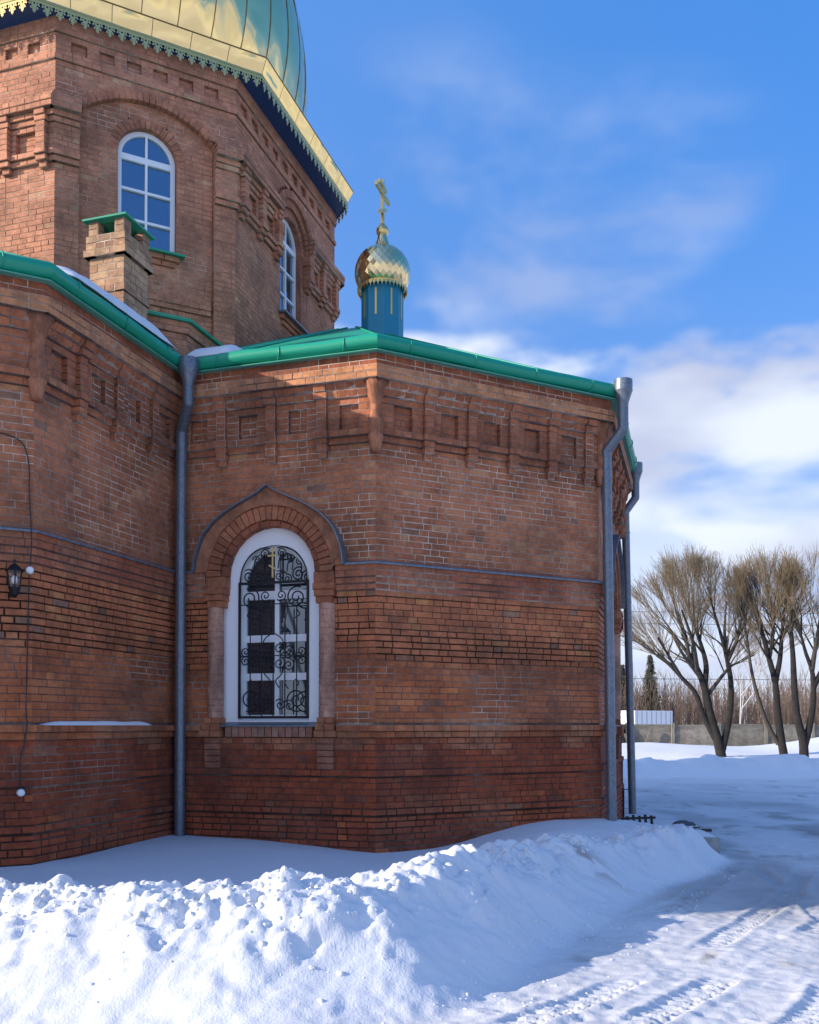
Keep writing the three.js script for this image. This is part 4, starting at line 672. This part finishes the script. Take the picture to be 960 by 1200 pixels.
// ---------------------------------------------------------------- downpipes
function downpipe(i, off, bottom, lean, funnelOff, fy = 5.86) {
  const p = offset(OUT, off)[i], f = offset(OUT, funnelOff)[i], o = new THREE.Group(); o.name = 'downpipe'; church.add(o);
  const R = 0.062, b = [p[0] + lean * (p[0] - OUT[i][0]) / off * 0.1, bottom, p[1] + lean * (p[1] - OUT[i][1]) / off * 0.1], top = [p[0], 5.12, p[1]], e1 = [f[0], 5.36, f[1]];
  const segs = 4, at = t => [mix(b[0], top[0], t), mix(b[1], top[1], t), mix(b[2], top[2], t)];
  for (let k = 0; k < segs; k++) add('pipe_length', cyl(at(k / segs - (k ? 0.008 : 0)), at((k + 1) / segs), R * 1.0, R * 1.045, 20), matZinc, o);
  add('elbow', merge([cyl(top, e1, R * 1.03, R * 1.03, 16), new THREE.SphereGeometry(R * 1.04, 14, 10).translate(...top), new THREE.SphereGeometry(R * 1.04, 14, 10).translate(...e1), cyl(e1, [f[0], 5.6 + fy - 5.86, f[1]], R * 1.05, R * 1.05, 16)]), matZinc, o);
  const lt = new THREE.LatheGeometry([[0.066, 5.52], [0.07, 5.56], [0.118, 5.7], [0.122, 5.705], [0.118, 5.71], [0.118, 5.84], [0.112, 5.84], [0.11, 5.7], [0.06, 5.56]].map(q => new THREE.Vector2(q[0], q[1] + fy - 5.86)), 22); lt.translate(f[0], 0, f[1]); add('funnel', lt, matZinc, o);
  for (const t of [0.08, 0.36, 0.64, 0.93]) { const q = at(t); add('pipe_clamp', merge([new THREE.CylinderGeometry(R * 1.12, R * 1.12, 0.022, 20).translate(...q), cyl(q, [OUT[i][0], q[1], OUT[i][1]], 0.007, 0.007, 6)]), matFlash, o); }
  return o;
}
downpipe(5, 0.14, 0.2, 0, 0.36, 5.9); downpipe(7, 0.12, 0.3, 0.5, 0.34, 6.0); downpipe(8, 0.1, 0.15, 0.9, 0.26, 5.95);

// ---------------------------------------------------------------- bricks: those that show largest are parts of their own, the rest one mass
{
  const cand = []; const keys = ['L2', 'L', 'A', 'B', 'C', 'T1', 'T2', 'T3'];
  const lo = { L2: 0.55, L: 0.5, A: 0.45, B: 0.6, C: 9, T1: 8, T2: 8, T3: 8 };
  for (const k of keys) for (const b of walls[k].bricks) {
    b.size = 0; if (!b.row) continue; const q = b.q, c = [(q[0][0] + q[2][0]) / 2, (q[0][1] + q[2][1]) / 2]; if (c[1] < lo[k]) continue; if ((k === 'L2' || k === 'L') && c[1] > 5.3) continue;
    const p = q.map((a, i) => pixel(W3(b, a, i))); if (p.some(a => a[0] < 2 || a[0] > 958 || a[1] < 2 || a[1] > 1198)) continue;
    b.size = Math.abs((p[1][0] - p[0][0]) * (p[3][1] - p[0][1])); cand.push(b);
  }
  function W3(b, a, i) { return b.W.world(a[0], a[1], b.wf[i]); }
  cand.sort((a, b) => b.size - a.size); const chosen = new Set(cand.slice(0, 300));
  const rest = new Geo(); let cnt = 0;
  for (const W of [...keys.map(k => walls[k]), ...baseWalls]) {
    const wm = add(W.name, W.mortar.build(), matMortar, church);
    for (const b of W.bricks) { cnt++; if (chosen.has(b)) { const g = new Geo(), o = W.to3((b.q[0][0] + b.q[2][0]) / 2, (b.q[0][1] + b.q[2][1]) / 2, 0); emit(g, b, o); add('brick', g.build(), matBrick, wm).position.set(...o); } else emit(rest, b); }
  }
  add('brickwork', rest.build(), matBrick, church, 'stuff'); console.log('bricks', cnt, 'smallest single', cand[299].size.toFixed(1));
}

// ---------------------------------------------------------------- small things on the church
// snow lying on roofs and ledges
function snowPatch(name, label, o, ax, az, len, wid, th, seed, mode = 0) {
  const N = Math.max(10, Math.round(len / 0.05)), M = 10, pos = [], idx = [], A = new V3(...ax).normalize(), B = new V3(...az).normalize();
  for (let j = 0; j <= M; j++) for (let i = 0; i <= N; i++) {
    const u = i / N, v = j / M, e = Math.min(1, Math.sin(Math.PI * u) * 2.2) ** 0.5 * Math.min(1, Math.sin(Math.PI * v) * 1.4 + 0.0) ** 0.6, edge = (fbm(u * len * 2.5, seed, 1, 3) - 0.5) * 0.35 * wid;
    const p = new V3(...o).addScaledVector(A, u * len).addScaledVector(B, v * wid + edge * (1 - v)); p.y += e * th * (0.6 + 0.8 * fbm(u * len * 3, v * wid * 3, seed, 3)) - 0.004; pos.push(p.x, p.y, p.z);
  }
  for (let j = 0; j < M; j++) for (let i = 0; i < N; i++) { const p = j * (N + 1) + i; idx.push(p, p + 1, p + N + 2, p, p + N + 2, p + N + 1); }
  const g = new THREE.BufferGeometry(); g.setAttribute('position', new THREE.Float32BufferAttribute(pos, 3)); g.setIndex(idx); g.computeVertexNormals();
  const m = add(name, g, matSnow, scene); tag(m, label, 'snow', null, 'stuff'); m.position.set(OX, 0, -OD); m.rotation.y = ROT; return m;
}
const up = Math.atan(SL);
snowPatch('roof_snow', 'strip of snow lying along the eave below the brick chimney', [H + 0.31, 5.94, H + 0.5], [0, 0, 1], [-Math.cos(up), Math.sin(up), 0], 1.8, 0.5, 0.11, 1);
snowPatch('roof_snow', 'snow heaped in the roof valley above the corner downpipe', [H + 0.22, 5.94, H + 0.27], [1, 0, 0], [0, Math.sin(up), -Math.cos(up)], 0.62, 0.4, 0.07, 2);
snowPatch('roof_snow', 'thin snow on the green coping between the chimney and the tower', [3.3, 6.6, 4.2], [0.36, 0, -0.36], [-0.7, 0.25, -0.7], 0.9, 0.4, 0.06, 3);
snowPatch('roof_snow', 'thin snow on the green coping running back to the tower', [4.02, 6.6, 3.8], [0, 0, -1], [-1, 0.28, 0], 1.7, 0.35, 0.05, 4);
{ const W = walls.L, a = W.to3(1.75, 1.605, 0.1), b = W.to3(0, 1.605, 0.1); snowPatch('ledge_snow', 'narrow line of snow on the brick ledge of the left wing', W.to3(0.05, 1.604, 0.1), [W.d[0], 0, W.d[1]], [-W.n[0], 0, -W.n[1]], 1.85, 0.1, 0.045, 5); }

// wall lantern
{
  const W = walls.L2, o = new THREE.Group(); o.name = numbered('wall_lantern'); scene.add(o); const p = W.world(3.01, 2.95, 0.14); o.position.copy(p); o.rotation.y = ROT + Math.atan2(-W.d[1], W.d[0]);
  tag(o, 'black six-sided wall lantern on the brick wing', 'lantern');
  const hexa = (r0, r1, y0, y1) => { const g = new THREE.CylinderGeometry(r1, r0, y1 - y0, 6); g.translate(0, (y0 + y1) / 2, 0); return g; };
  add('cap', merge([hexa(0.088, 0.09, 0.075, 0.083), hexa(0.08, 0.045, 0.083, 0.125), hexa(0.045, 0.012, 0.125, 0.15), cyl([0, 0.15, 0], [0, 0.185, 0], 0.006, 0.004, 6), new THREE.SphereGeometry(0.01, 8, 6).translate(0, 0.18, 0)]), matIron, o);
  const fr = []; for (let k = 0; k < 6; k++) { const a = k * Math.PI / 3; fr.push(cyl([0.05 * Math.sin(a), -0.07, 0.05 * Math.cos(a)], [0.072 * Math.sin(a), 0.078, 0.072 * Math.cos(a)], 0.0065, 0.0065, 5)); } add('frame', merge(fr), matIron, o);
  for (let k = 0; k < 6; k++) { const a = (k + 0.5) * Math.PI / 3, g = new THREE.BufferGeometry(), r0 = 0.05, r1 = 0.072, a0 = k * Math.PI / 3, a1 = a0 + Math.PI / 3, q = [[r0 * Math.sin(a0), -0.07, r0 * Math.cos(a0)], [r0 * Math.sin(a1), -0.07, r0 * Math.cos(a1)], [r1 * Math.sin(a1), 0.076, r1 * Math.cos(a1)], [r1 * Math.sin(a0), 0.076, r1 * Math.cos(a0)]]; g.setAttribute('position', new THREE.Float32BufferAttribute([...q[0], ...q[1], ...q[2], ...q[0], ...q[2], ...q[3]], 3)); g.computeVertexNormals(); add('pane', g, phys({ color: 0xffffff, transmission: 1, thickness: 0, roughness: 0.25 }), o); }
  add('bulb', new THREE.SphereGeometry(0.028, 12, 10).scale(1, 1.5, 1).translate(0, 0, 0), matWhite, o);
  add('base', merge([hexa(0.035, 0.06, -0.14, -0.07), hexa(0.06, 0.06, -0.08, -0.068), hexa(0.01, 0.035, -0.165, -0.14), box(0.06, 0.1, 0.02, 0, -0.1, -0.125), cyl([0, -0.12, 0], [0, -0.1, -0.13], 0.012, 0.012, 8)]), matIron, o);
}
// sockets and cable on the wing's corner
{
  const W = walls.L2, o = new THREE.Group(), add1 = (v, u, label) => { const b = new THREE.Group(); b.name = numbered('round_socket'); scene.add(b); b.position.copy(W.world(u, v, 0.05)); b.rotation.y = ROT + Math.atan2(-W.d[1], W.d[0]); tag(b, label, 'socket'); add('housing', new THREE.CylinderGeometry(0.034, 0.037, 0.05, 20).rotateX(Math.PI / 2), matWhite, b); add('cover', new THREE.SphereGeometry(0.033, 18, 10).scale(1, 1, 0.5).translate(0, 0, 0.026), matPVC, b); };
  add1(3.06, 3.15, 'round white socket beside the black lantern'); add1(0.97, 3.09, 'round white socket low on the wing above the snow');
  const cable = (name, pts, label) => { const g = tube(pts.map(p => { const v = W.world(...p); return [v.x, v.y, v.z]; }), 0.006, 60, 5); tag(add(name, g, matCable, scene), label, 'cable'); };
  cable('cable', [[2.633, 4.32, 0.02], [2.933, 4.33, 0.02], [3.073, 4.27, 0.02], [3.133, 4.1, 0.02], [3.143, 3.8, 0.018], [3.153, 3.6, 0.03], [3.153, 3.46, 0.11], [3.158, 3.3, 0.1], [3.153, 3.1, 0.05]], 'black cable looping down the upper brick wall to the socket');
  cable('cable', [[3.148, 3.04, 0.04], [3.143, 2.6, 0.02], [3.138, 2.2, 0.015], [3.133, 1.7, 0.015], [3.133, 1.62, 0.11], [3.113, 1.42, 0.08], [3.083, 1.3, 0.06], [3.083, 1.0, 0.07]], 'black cable running straight down the brick corner to the low socket');
}

// ---------------------------------------------------------------- concrete slab by the apse with scrap on it
{
  const o = thing('concrete_slab', 'low snow-capped concrete slab beside the apse downpipe', 'concrete slab', 3.2, -0.07, -12.4, -0.12);
  const s = new THREE.Shape(); s.moveTo(-0.75, -0.75); s.lineTo(0.72, -0.75); s.lineTo(0.75, 0.75); s.lineTo(-0.75, 0.75); const g = new THREE.ExtrudeGeometry(s, { depth: 0.42, bevelEnabled: true, bevelSize: 0.02, bevelThickness: 0.02, bevelSegments: 2 }); g.rotateX(-Math.PI / 2); g.translate(0, -0.16, 0); add('slab', g, matConcrete, o);
  const N = 24, pos = [], idx = []; for (let j = 0; j <= N; j++) for (let i = 0; i <= N; i++) { const x = -0.74 + 1.46 * i / N, z = -0.74 + 1.48 * j / N, e = Math.min(1, Math.sin(Math.PI * i / N) * 3) * Math.min(1, Math.sin(Math.PI * j / N) * 3); pos.push(x, 0.279 + e * (0.05 + 0.05 * fbm(x * 3, z * 3, 6, 3)), z); } for (let j = 0; j < N; j++) for (let i = 0; i < N; i++) { const p = j * (N + 1) + i; idx.push(p, p + N + 1, p + N + 2, p, p + N + 2, p + 1); }
  const sg = new THREE.BufferGeometry(); sg.setAttribute('position', new THREE.Float32BufferAttribute(pos, 3)); sg.setIndex(idx); sg.computeVertexNormals(); add('snow_cap', sg, matSnow, o);
  const y = 0.26;
  const grate = thing('iron_grate', 'dark iron grate propped on the snowy slab near the wall', 'grate', 2.98, y, -12.35, 0.3); for (let k = 0; k < 5; k++) add('bar', box(0.03, 0.16 + 0.03 * (k % 2), 0.02, k * 0.09 - 0.1, 0.06, 0, 0, 0.1), matIron, grate); add('rail', box(0.5, 0.03, 0.03, 0.06, 0.11, 0), matIron, grate);
  const board = thing('dark_board', 'thin dark board lying across the snowy slab', 'board', 3.35, y + 0.01, -11.85, -0.06); add('plank', merge([box(0.95, 0.03, 0.08, 0, 0, 0), box(0.3, 0.025, 0.06, 0.2, 0.02, -0.05, 0.3)]), std({ color: RGB(0.05, 0.04, 0.04), roughness: 0.9 }), board);
  const lump = thing('dark_scrap', 'crumpled dark scrap lying on the slab end by the road', 'scrap', 3.62, y + 0.02, -12.3, 0.6), lg = new THREE.IcosahedronGeometry(0.1, 2), lp = lg.attributes.position; for (let i = 0; i < lp.count; i++) { const v = new V3().fromBufferAttribute(lp, i); const n = 0.6 + 0.9 * noise(v.x * 14, v.y * 14, v.z * 14); lp.setXYZ(i, v.x * 1.6 * n, v.y * 0.6 * n, v.z * n); } lg.computeVertexNormals(); add('sheet', lg, std({ color: RGB(0.06, 0.06, 0.07), roughness: 0.7 }), lump);
}

// ---------------------------------------------------------------- beyond the yard
// concrete fence
{
  const y0 = 0.0, D0 = 52, o = thing('concrete_fence', 'grey concrete panel fence with posts beyond the snow', 'fence', 0, 0, -D0);
  const pm = [0, 1, 2].map(k => std({ color: RGB(0.22 + 0.035 * k, 0.2 + 0.03 * k, 0.16 + 0.025 * k), map: clayMap, roughness: 0.95 }));
  for (let k = 0; k < 15; k++) { const x = 3 + k * 2.6, y = 0.02 * Math.sin(k * 2.3); const g = merge([box(2.46, 1.75, 0.1, 0, 0.78, 0), box(2.46, 0.08, 0.13, 0, 1.6, 0)]); const m = add('fence_panel', g, pm[k % 3], o); m.position.set(x, y, jit(0.03)); m.rotation.z = jit(0.006); add('fence_post', box(0.16, 1.9, 0.18, x + 1.3, 0.78, 0.06), pm[(k + 1) % 3], o); }
  for (const [x, ry] of [[12.1, 0.5], [13.2, -0.5]]) add('strut', box(0.12, 1.5, 0.1, x, 0.75, 0.3, 0, ry * 0.7), pm[0], o);
  add('gate_post', box(0.3, 1.9, 0.3, 11.6, 0.8, 0.2), std({ color: RGB(0.1, 0.1, 0.11), roughness: 0.8 }), o);
}
// white trailer behind the fence
{
  const o = thing('white_trailer', 'white ribbed box trailer parked behind the concrete fence', 'trailer', 16.0, 0, -64, 0.5);
  const w = std({ color: RGB(0.78, 0.79, 0.8), roughness: 0.5 }); add('box_body', box(3.4, 1.75, 2.3, 0, 1.72, 0), w, o);
  for (let k = 0; k < 8; k++) add('rib', box(0.05, 1.65, 0.03, -1.5 + k * 0.43, 1.72, 1.165), std({ color: RGB(0.45, 0.46, 0.48), roughness: 0.6 }), o);
  add('chassis', box(3.2, 0.18, 1.9, 0, 0.74, 0), matDark, o); for (const x of [-1, 1]) for (const z of [-0.95, 0.95]) add('wheel', new THREE.CylinderGeometry(0.42, 0.42, 0.25, 20).rotateX(Math.PI / 2).translate(x, 0.42, z), matDark, o);
}
// overhead wires on poles that stand outside the picture
for (const [y, D, s, lab] of [[7.3, 44, 0.35, 'highest thin wire crossing in front of the tree tops'], [6.75, 44, 0.4, 'second thin wire just below the highest one'], [3.95, 43, 0.3, 'lowest thin wire crossing the bare limbs']]) {
  const pts = []; for (let k = 0; k <= 12; k++) { const t = k / 12; pts.push([-15 + 60 * t, y + 0.3 * (0.5 - t) - s * 4 * t * (1 - t) * 0.5, -D - 3 * t]); } tag(add('overhead_wire', tube(pts, 0.012, 40, 4), matCable, scene), lab, 'wire', 'wires across the yard');
}
for (const x of [-15, 45]) { const p = thing('utility_pole', x < 0 ? 'wooden utility pole hidden behind the church' : 'wooden utility pole at the far end of the wires', 'pole', x, 0, x < 0 ? -44 : -47); add('post', cyl([0, -0.3, 0], [0, 8.2, 0], 0.14, 0.1, 12), std({ color: RGB(0.16, 0.12, 0.09), roughness: 0.9 }), p); add('crossarm', box(1.4, 0.1, 0.1, 0, 7.3, 0, Math.PI / 2), std({ color: RGB(0.16, 0.12, 0.09), roughness: 0.9 }), p); }

// bare trees: limbs drawn as in the photograph, then split again and again up to a rounded outline
const barkDark = std({ color: RGB(0.035, 0.03, 0.026), roughness: 0.95, map: clayMap, bumpMap: clayBump, bumpScale: 0.03 }), twigMat = std({ color: RGB(0.25, 0.185, 0.105), roughness: 0.9 }), limbMat = std({ color: RGB(0.055, 0.045, 0.035), roughness: 0.95 });
class Sticks { constructor() { this.p = []; this.n = []; } // tapered prisms
  add(a, b, r0, r1, k = 3) {
    const d = b.clone().sub(a).normalize(), u = new V3(d.y, -d.x, 0); if (u.lengthSq() < 1e-4) u.set(1, 0, 0); u.normalize(); const v = d.clone().cross(u), c = [];
    for (let i = 0; i < k; i++) { const t = i / k * Math.PI * 2, n = u.clone().multiplyScalar(Math.cos(t)).addScaledVector(v, Math.sin(t)); c.push([n, a.clone().addScaledVector(n, r0), b.clone().addScaledVector(n, r1)]); }
    for (let i = 0; i < k; i++) { const [n0, a0, b0] = c[i], [n1, a1, b1] = c[(i + 1) % k]; for (const [p, n] of [[a0, n0], [a1, n1], [b1, n1], [a0, n0], [b1, n1], [b0, n0]]) { this.p.push(p.x, p.y, p.z); this.n.push(n.x, n.y, n.z); } }
  }
  build() { const g = new THREE.BufferGeometry(); g.setAttribute('position', new THREE.Float32BufferAttribute(this.p, 3)); g.setAttribute('normal', new THREE.Float32BufferAttribute(this.n, 3)); g.setAttribute('uv', new THREE.Float32BufferAttribute(new Float32Array(this.p.length / 3 * 2).map((_, i) => this.p[(i >> 1) * 3 + (i & 1)]), 2)); return g; }
}
function willow(label, px, depth, limbs, crown, seed, group) {
  const R = RNG(seed), r2 = (a, b) => a + (b - a) * R(), at = (x, y, dz = 0) => { const D = depth + dz; return new V3((x - 480) / FPX * D, EYE + (850 - y) / FPX * D, -D); };
  const gx = at(px, 893).x, gy = groundY(gx, depth, false), o = thing('bare_tree', label, 'tree', gx, gy, -depth, 0, group), base = new V3(gx, gy, -depth);
  const tr = new Sticks(), lm = new Sticks(), tw = new Sticks(), C = at(crown[0], crown[1]), rx = crown[2] / FPX * depth, ry = crown[3] / FPX * depth;
  const inside = p => { const x = (p.x - C.x) / rx, y = (p.y - C.y) / (p.y > C.y ? ry : ry * 0.62), z = (p.z - C.z) / (rx * 0.8); return Math.sqrt(x * x + y * y + z * z) + (noise(p.x * 0.9, p.y * 0.9, p.z * 0.9 + seed) - 0.5) * 0.1; };
  const rel = p => p.clone().sub(base), nodes = [];
  function grow(p, d, r, lvl) {
    const e = inside(p); if (e > 1 || lvl > 12) return;
    const len = r2(0.42, 0.8) * (lvl < 2 ? 1.1 : 0.78), n = d.clone(), q = p.clone().addScaledVector(n, len), r1 = r * 0.86; (r > 0.022 ? lm : tw).add(rel(p), rel(q), r, r1, r > 0.03 ? 5 : 3); if (r < 0.045 && e > 0.3) nodes.push(q);
    const kids = R() < (lvl < 5 ? 0.88 : 0.68) ? 2 : 1;
    for (let k = 0; k < kids; k++) { const s = kids === 1 ? 0.13 : 0.3, out = q.clone().sub(C); out.y *= 0.6; out.normalize(); const nd = d.clone().add(new V3(r2(-s, s), r2(-s * 0.5, s * 0.7), r2(-s, s))).addScaledVector(out, 0.12).add(new V3(0, 0.055, 0)).normalize(); grow(q, nd, Math.max(0.005, r1 * (kids === 1 ? 0.95 : k ? 0.6 : 0.8)), lvl + 1); }
    if (r < 0.03 && e > 0.5) for (let k = 0; k < 3; k++) if (R() < 0.75) { let a = p.clone().addScaledVector(d, len * R()), nd = d.clone().add(new V3(r2(-0.6, 0.6), r2(0.05, 0.6), r2(-0.6, 0.6))).normalize(); const m = 2 + (R() * 3 | 0); for (let j = 0; j < m; j++) { const b = a.clone().addScaledVector(nd, r2(0.25, 0.5)); if (inside(b) > 1.05) break; tw.add(rel(a), rel(b), 0.004 - j * 0.0005, 0.0034 - j * 0.0005, 3); a = b; nd.add(new V3(r2(-0.15, 0.15), 0.1, r2(-0.15, 0.15))).normalize(); } }
  }
  for (const L of limbs) {
    const pts = L.p.map(q => at(q[0], q[1], q[2] ?? 0)); pts[0].y = Math.max(pts[0].y, gy - 0.2); if (L.ground) { pts[0].copy(base).y -= 0.3; }
    const curve = new THREE.CatmullRomCurve3(pts, false, 'centripetal'), N = 14; let prev = curve.getPoint(0);
    for (let k = 1; k <= N; k++) { const t = k / N, q = curve.getPoint(t), w = 1 + 0.12 * (noise(k * 1.7, seed) - 0.5); (L.ground || L.r > 0.11 ? tr : lm).add(rel(prev), rel(q), mix(L.r, L.r1, (k - 1) / N) * (k === 1 && L.ground ? 1.25 : 1), mix(L.r, L.r1, t) * w, 8); prev = q;
      if (t > L.from) { const dir = curve.getTangent(t); for (let j = 0; j < 2; j++) if (R() < (L.dens ?? 0.5)) { const side = new V3(r2(-0.9, 0.9), r2(0, 0.35), r2(-0.9, 0.9)); grow(q.clone(), dir.clone().add(side).normalize(), mix(L.r, L.r1, t) * r2(0.34, 0.55), 1); } } }
    const end = curve.getTangent(1); for (let j = 0; j < 3; j++) grow(prev.clone(), end.clone().add(new V3(r2(-0.35, 0.35), r2(0, 0.2), r2(-0.35, 0.35))).normalize(), L.r1 * 0.8, 1);
  }
  const focus = base.clone().lerp(C, 0.55); // fine shoots that fan out from the boughs to the outline
  for (let k = 0; k < Math.min(2600, nodes.length * 3); k++) { let a = nodes[R() * nodes.length | 0].clone(); const d = a.clone().sub(focus).normalize().add(new V3(r2(-0.35, 0.35), r2(0, 0.35), r2(-0.35, 0.35))).normalize(); for (let j = 0; j < 5; j++) { const b = a.clone().addScaledVector(d, r2(0.22, 0.42)); if (inside(b) > 1.02) break; tw.add(rel(a), rel(b), 0.0044 - j * 0.0005, 0.0039 - j * 0.0005, 3); a = b; d.add(new V3(r2(-0.12, 0.12), r2(-0.02, 0.12), r2(-0.12, 0.12))).normalize(); } }
  add('trunk', tr.build(), barkDark, o); add('limbs', lm.build(), limbMat, o); add('crown', tw.build(), twigMat, o); console.log('tree', tw.p.length / 9);
}
willow('bare round-crowned tree leaning in a fan, its trunk forked low', 847, 37.5, [
  { p: [[847, 893], [841, 868], [832, 836], [826, 806], [818, 785], [808, 768]], r: 0.22, r1: 0.1, from: 0.6, ground: true },
  { p: [[838, 866], [824, 838], [815, 812], [800, 795], [784, 778], [770, 768]], r: 0.13, r1: 0.05, from: 0.5 },
  { p: [[846, 880], [855, 840], [857, 800], [853, 775], [846, 745], [838, 718]], r: 0.15, r1: 0.05, from: 0.5 },
  { p: [[829, 816], [846, 793], [858, 780], [868, 776]], r: 0.09, r1: 0.03, from: 0.4 },
  { p: [[826, 806], [828, 780], [822, 755], [815, 735]], r: 0.13, r1: 0.06, from: 0.3 },
  { p: [[853, 775], [864, 750], [870, 725]], r: 0.09, r1: 0.05, from: 0.3 },
  { p: [[800, 795, 0], [785, 770, -1], [772, 748, -2]], r: 0.07, r1: 0.04, from: 0.2 }, { p: [[822, 795, 0], [800, 765, 2], [784, 735, 3]], r: 0.09, r1: 0.04, from: 0.2 }, { p: [[818, 785, 0], [812, 750, -2], [800, 715, -3]], r: 0.09, r1: 0.04, from: 0.2 }, { p: [[853, 775, 0], [850, 740, 2], [852, 705, 3]], r: 0.09, r1: 0.04, from: 0.2 },
], [806, 742, 80, 92], 11, 'bare trees by the fence');
willow('bare tall tree with a slim side limb, between two others', 921, 36.5, [
  { p: [[921, 896], [915, 865], [911, 830], [909, 800], [902, 772], [895, 745], [888, 725]], r: 0.18, r1: 0.07, from: 0.5, ground: true },
  { p: [[912, 872], [899, 848], [888, 815], [881, 785], [877, 755], [874, 735]], r: 0.1, r1: 0.04, from: 0.6 },
  { p: [[909, 800], [915, 770], [917, 745], [920, 715]], r: 0.12, r1: 0.05, from: 0.3 },
  { p: [[902, 772], [906, 750], [908, 720]], r: 0.09, r1: 0.05, from: 0.2 },
], [900, 728, 60, 80], 23, 'bare trees by the fence');
willow('bare double-stemmed tree with thick dark trunk at the fence end', 942, 35.8, [
  { p: [[942, 897], [941, 868], [934, 840], [931, 800], [930, 770], [928, 740]], r: 0.2, r1: 0.08, from: 0.5, ground: true },
  { p: [[942, 876], [950, 845], [954, 810], [952, 785], [945, 765], [940, 745]], r: 0.15, r1: 0.05, from: 0.5 },
  { p: [[954, 805], [964, 785], [974, 765], [984, 740]], r: 0.12, r1: 0.05, from: 0.3 },
  { p: [[952, 785], [957, 755], [962, 725]], r: 0.11, r1: 0.05, from: 0.2 },
], [958, 722, 66, 76], 37, 'bare trees by the fence');

// birches: one behind the fence, a few left of the photographer that the church window mirrors
function birch(x, D, k, seed, label, group) {
  const o = thing('birch_tree', label, 'tree', x, groundY(x, D, false), -D, 0, group), R = RNG(seed), st = new Sticks(), tw = new Sticks();
  (function br(p, d, r, lvl, len) { const q = p.clone().addScaledVector(d, len); (lvl < 3 ? st : tw).add(p, q, r, r * 0.75, lvl < 2 ? 6 : 3); if (lvl > 6) return; const n = lvl < 1 ? 4 : 3; for (let i = 0; i < n; i++) br(lvl ? q : p.clone().lerp(q, 0.35 + 0.22 * i), d.clone().multiplyScalar(0.9).add(new V3((R() - 0.5) * 1.3, R() * 0.35, (R() - 0.5) * 1.3)).normalize(), Math.max(0.008, r * 0.62), lvl + 1, len * (lvl ? 0.72 : 0.45)); })(new V3(0, -0.3, 0), new V3(0.03, 1, 0), 0.06 * k, 0, 4.4 * k);
  add('trunk', st.build(), std({ color: RGB(0.45, 0.42, 0.38), roughness: 0.85 }), o); add('crown', tw.build(), std({ color: RGB(0.33, 0.26, 0.22), roughness: 0.9 }), o);
}
birch(22, 62, 1, 5, 'pale white-barked birch with open branches behind the fence');
[[-15, -3, 2.1], [-17, -4.5, 2.4], [-16.4, -7, 2.2], [-19.5, -6, 2.6]].forEach(([x, D, k], i) => birch(x, D, k, 50 + i, 'white-barked birch in the yard that the arched window mirrors', 'birches mirrored in the window'));
// spruces by the wood
for (const [x, D, h, lab] of [[20.2, 78, 7.3, 'dark spruce with a ragged top beside the white trailer'], [18.3, 80, 6.6, 'second dark spruce, shorter, behind the white trailer']]) {
  const o = thing('spruce_tree', lab, 'tree', x, 0.2, -D, 0, 'spruces at the wood edge'), R = RNG(Math.round(x * 9)), st = new Sticks(); add('trunk', cyl([0, -0.3, 0], [0, h, 0], 0.12, 0.02, 8), barkDark, o);
  for (let k = 0; k < 420; k++) { const t = k / 420, y = h * (0.1 + 0.9 * t), L = (1 - t) * 1.5 * (0.6 + 0.5 * R()) + 0.12, a = R() * 6.283, p = new V3(0, y, 0), q = new V3(Math.cos(a) * L, y - L * 0.25 + 0.1, Math.sin(a) * L); st.add(p, q, 0.03, 0.012, 3); for (let j = 0; j < 6; j++) { const m = p.clone().lerp(q, 0.3 + 0.7 * R()), e = m.clone().add(new V3((R() - 0.5) * 0.4, -0.16 - 0.1 * R(), (R() - 0.5) * 0.4)); st.add(m, e, 0.028, 0.01, 3); } }
  add('crown', st.build(), std({ color: RGB(0.045, 0.05, 0.035), roughness: 0.95 }), o);
}
// leafless wood that closes the view: one mass of stems and twigs
{
  const R = RNG(77), st = new Sticks(), tw = new Sticks();
  for (let k = 0; k < 3800; k++) {
    const D = 76 + 34 * R() ** 1.3, x = -12 + 95 * R() * D / 90, h = (2.6 + 3.0 * R()) * (0.85 + 0.4 * noise(x * 0.12, D * 0.1)), y = 0.1, lean = (R() - 0.5) * 0.12, b = new V3(x, y, -D), t = new V3(x + lean * h, y + h, -D + (R() - 0.5) * 0.3); st.add(b, t, 0.03, 0.01, 3);
    for (let j = 0; j < 16; j++) { const m = b.clone().lerp(t, 0.12 + 0.86 * R()), l = 0.5 + 1.0 * R(), e = m.clone().add(new V3((R() - 0.5) * l, l * (0.7 + 0.4 * R()), (R() - 0.5) * l)); tw.add(m, e, 0.016, 0.008, 3); }
  }
  const o = new THREE.Group(); o.name = 'leafless_wood'; scene.add(o); tag(o, 'reddish brown leafless wood closing the view behind the fence', 'wood', null, 'stuff');
  add('stems', st.build(), std({ color: RGB(0.16, 0.11, 0.08), roughness: 0.95 }), o, 'stuff'); add('twigs', tw.build(), std({ color: RGB(0.22, 0.15, 0.1), roughness: 0.95 }), o, 'stuff');
}
renderer.render(scene, camera);
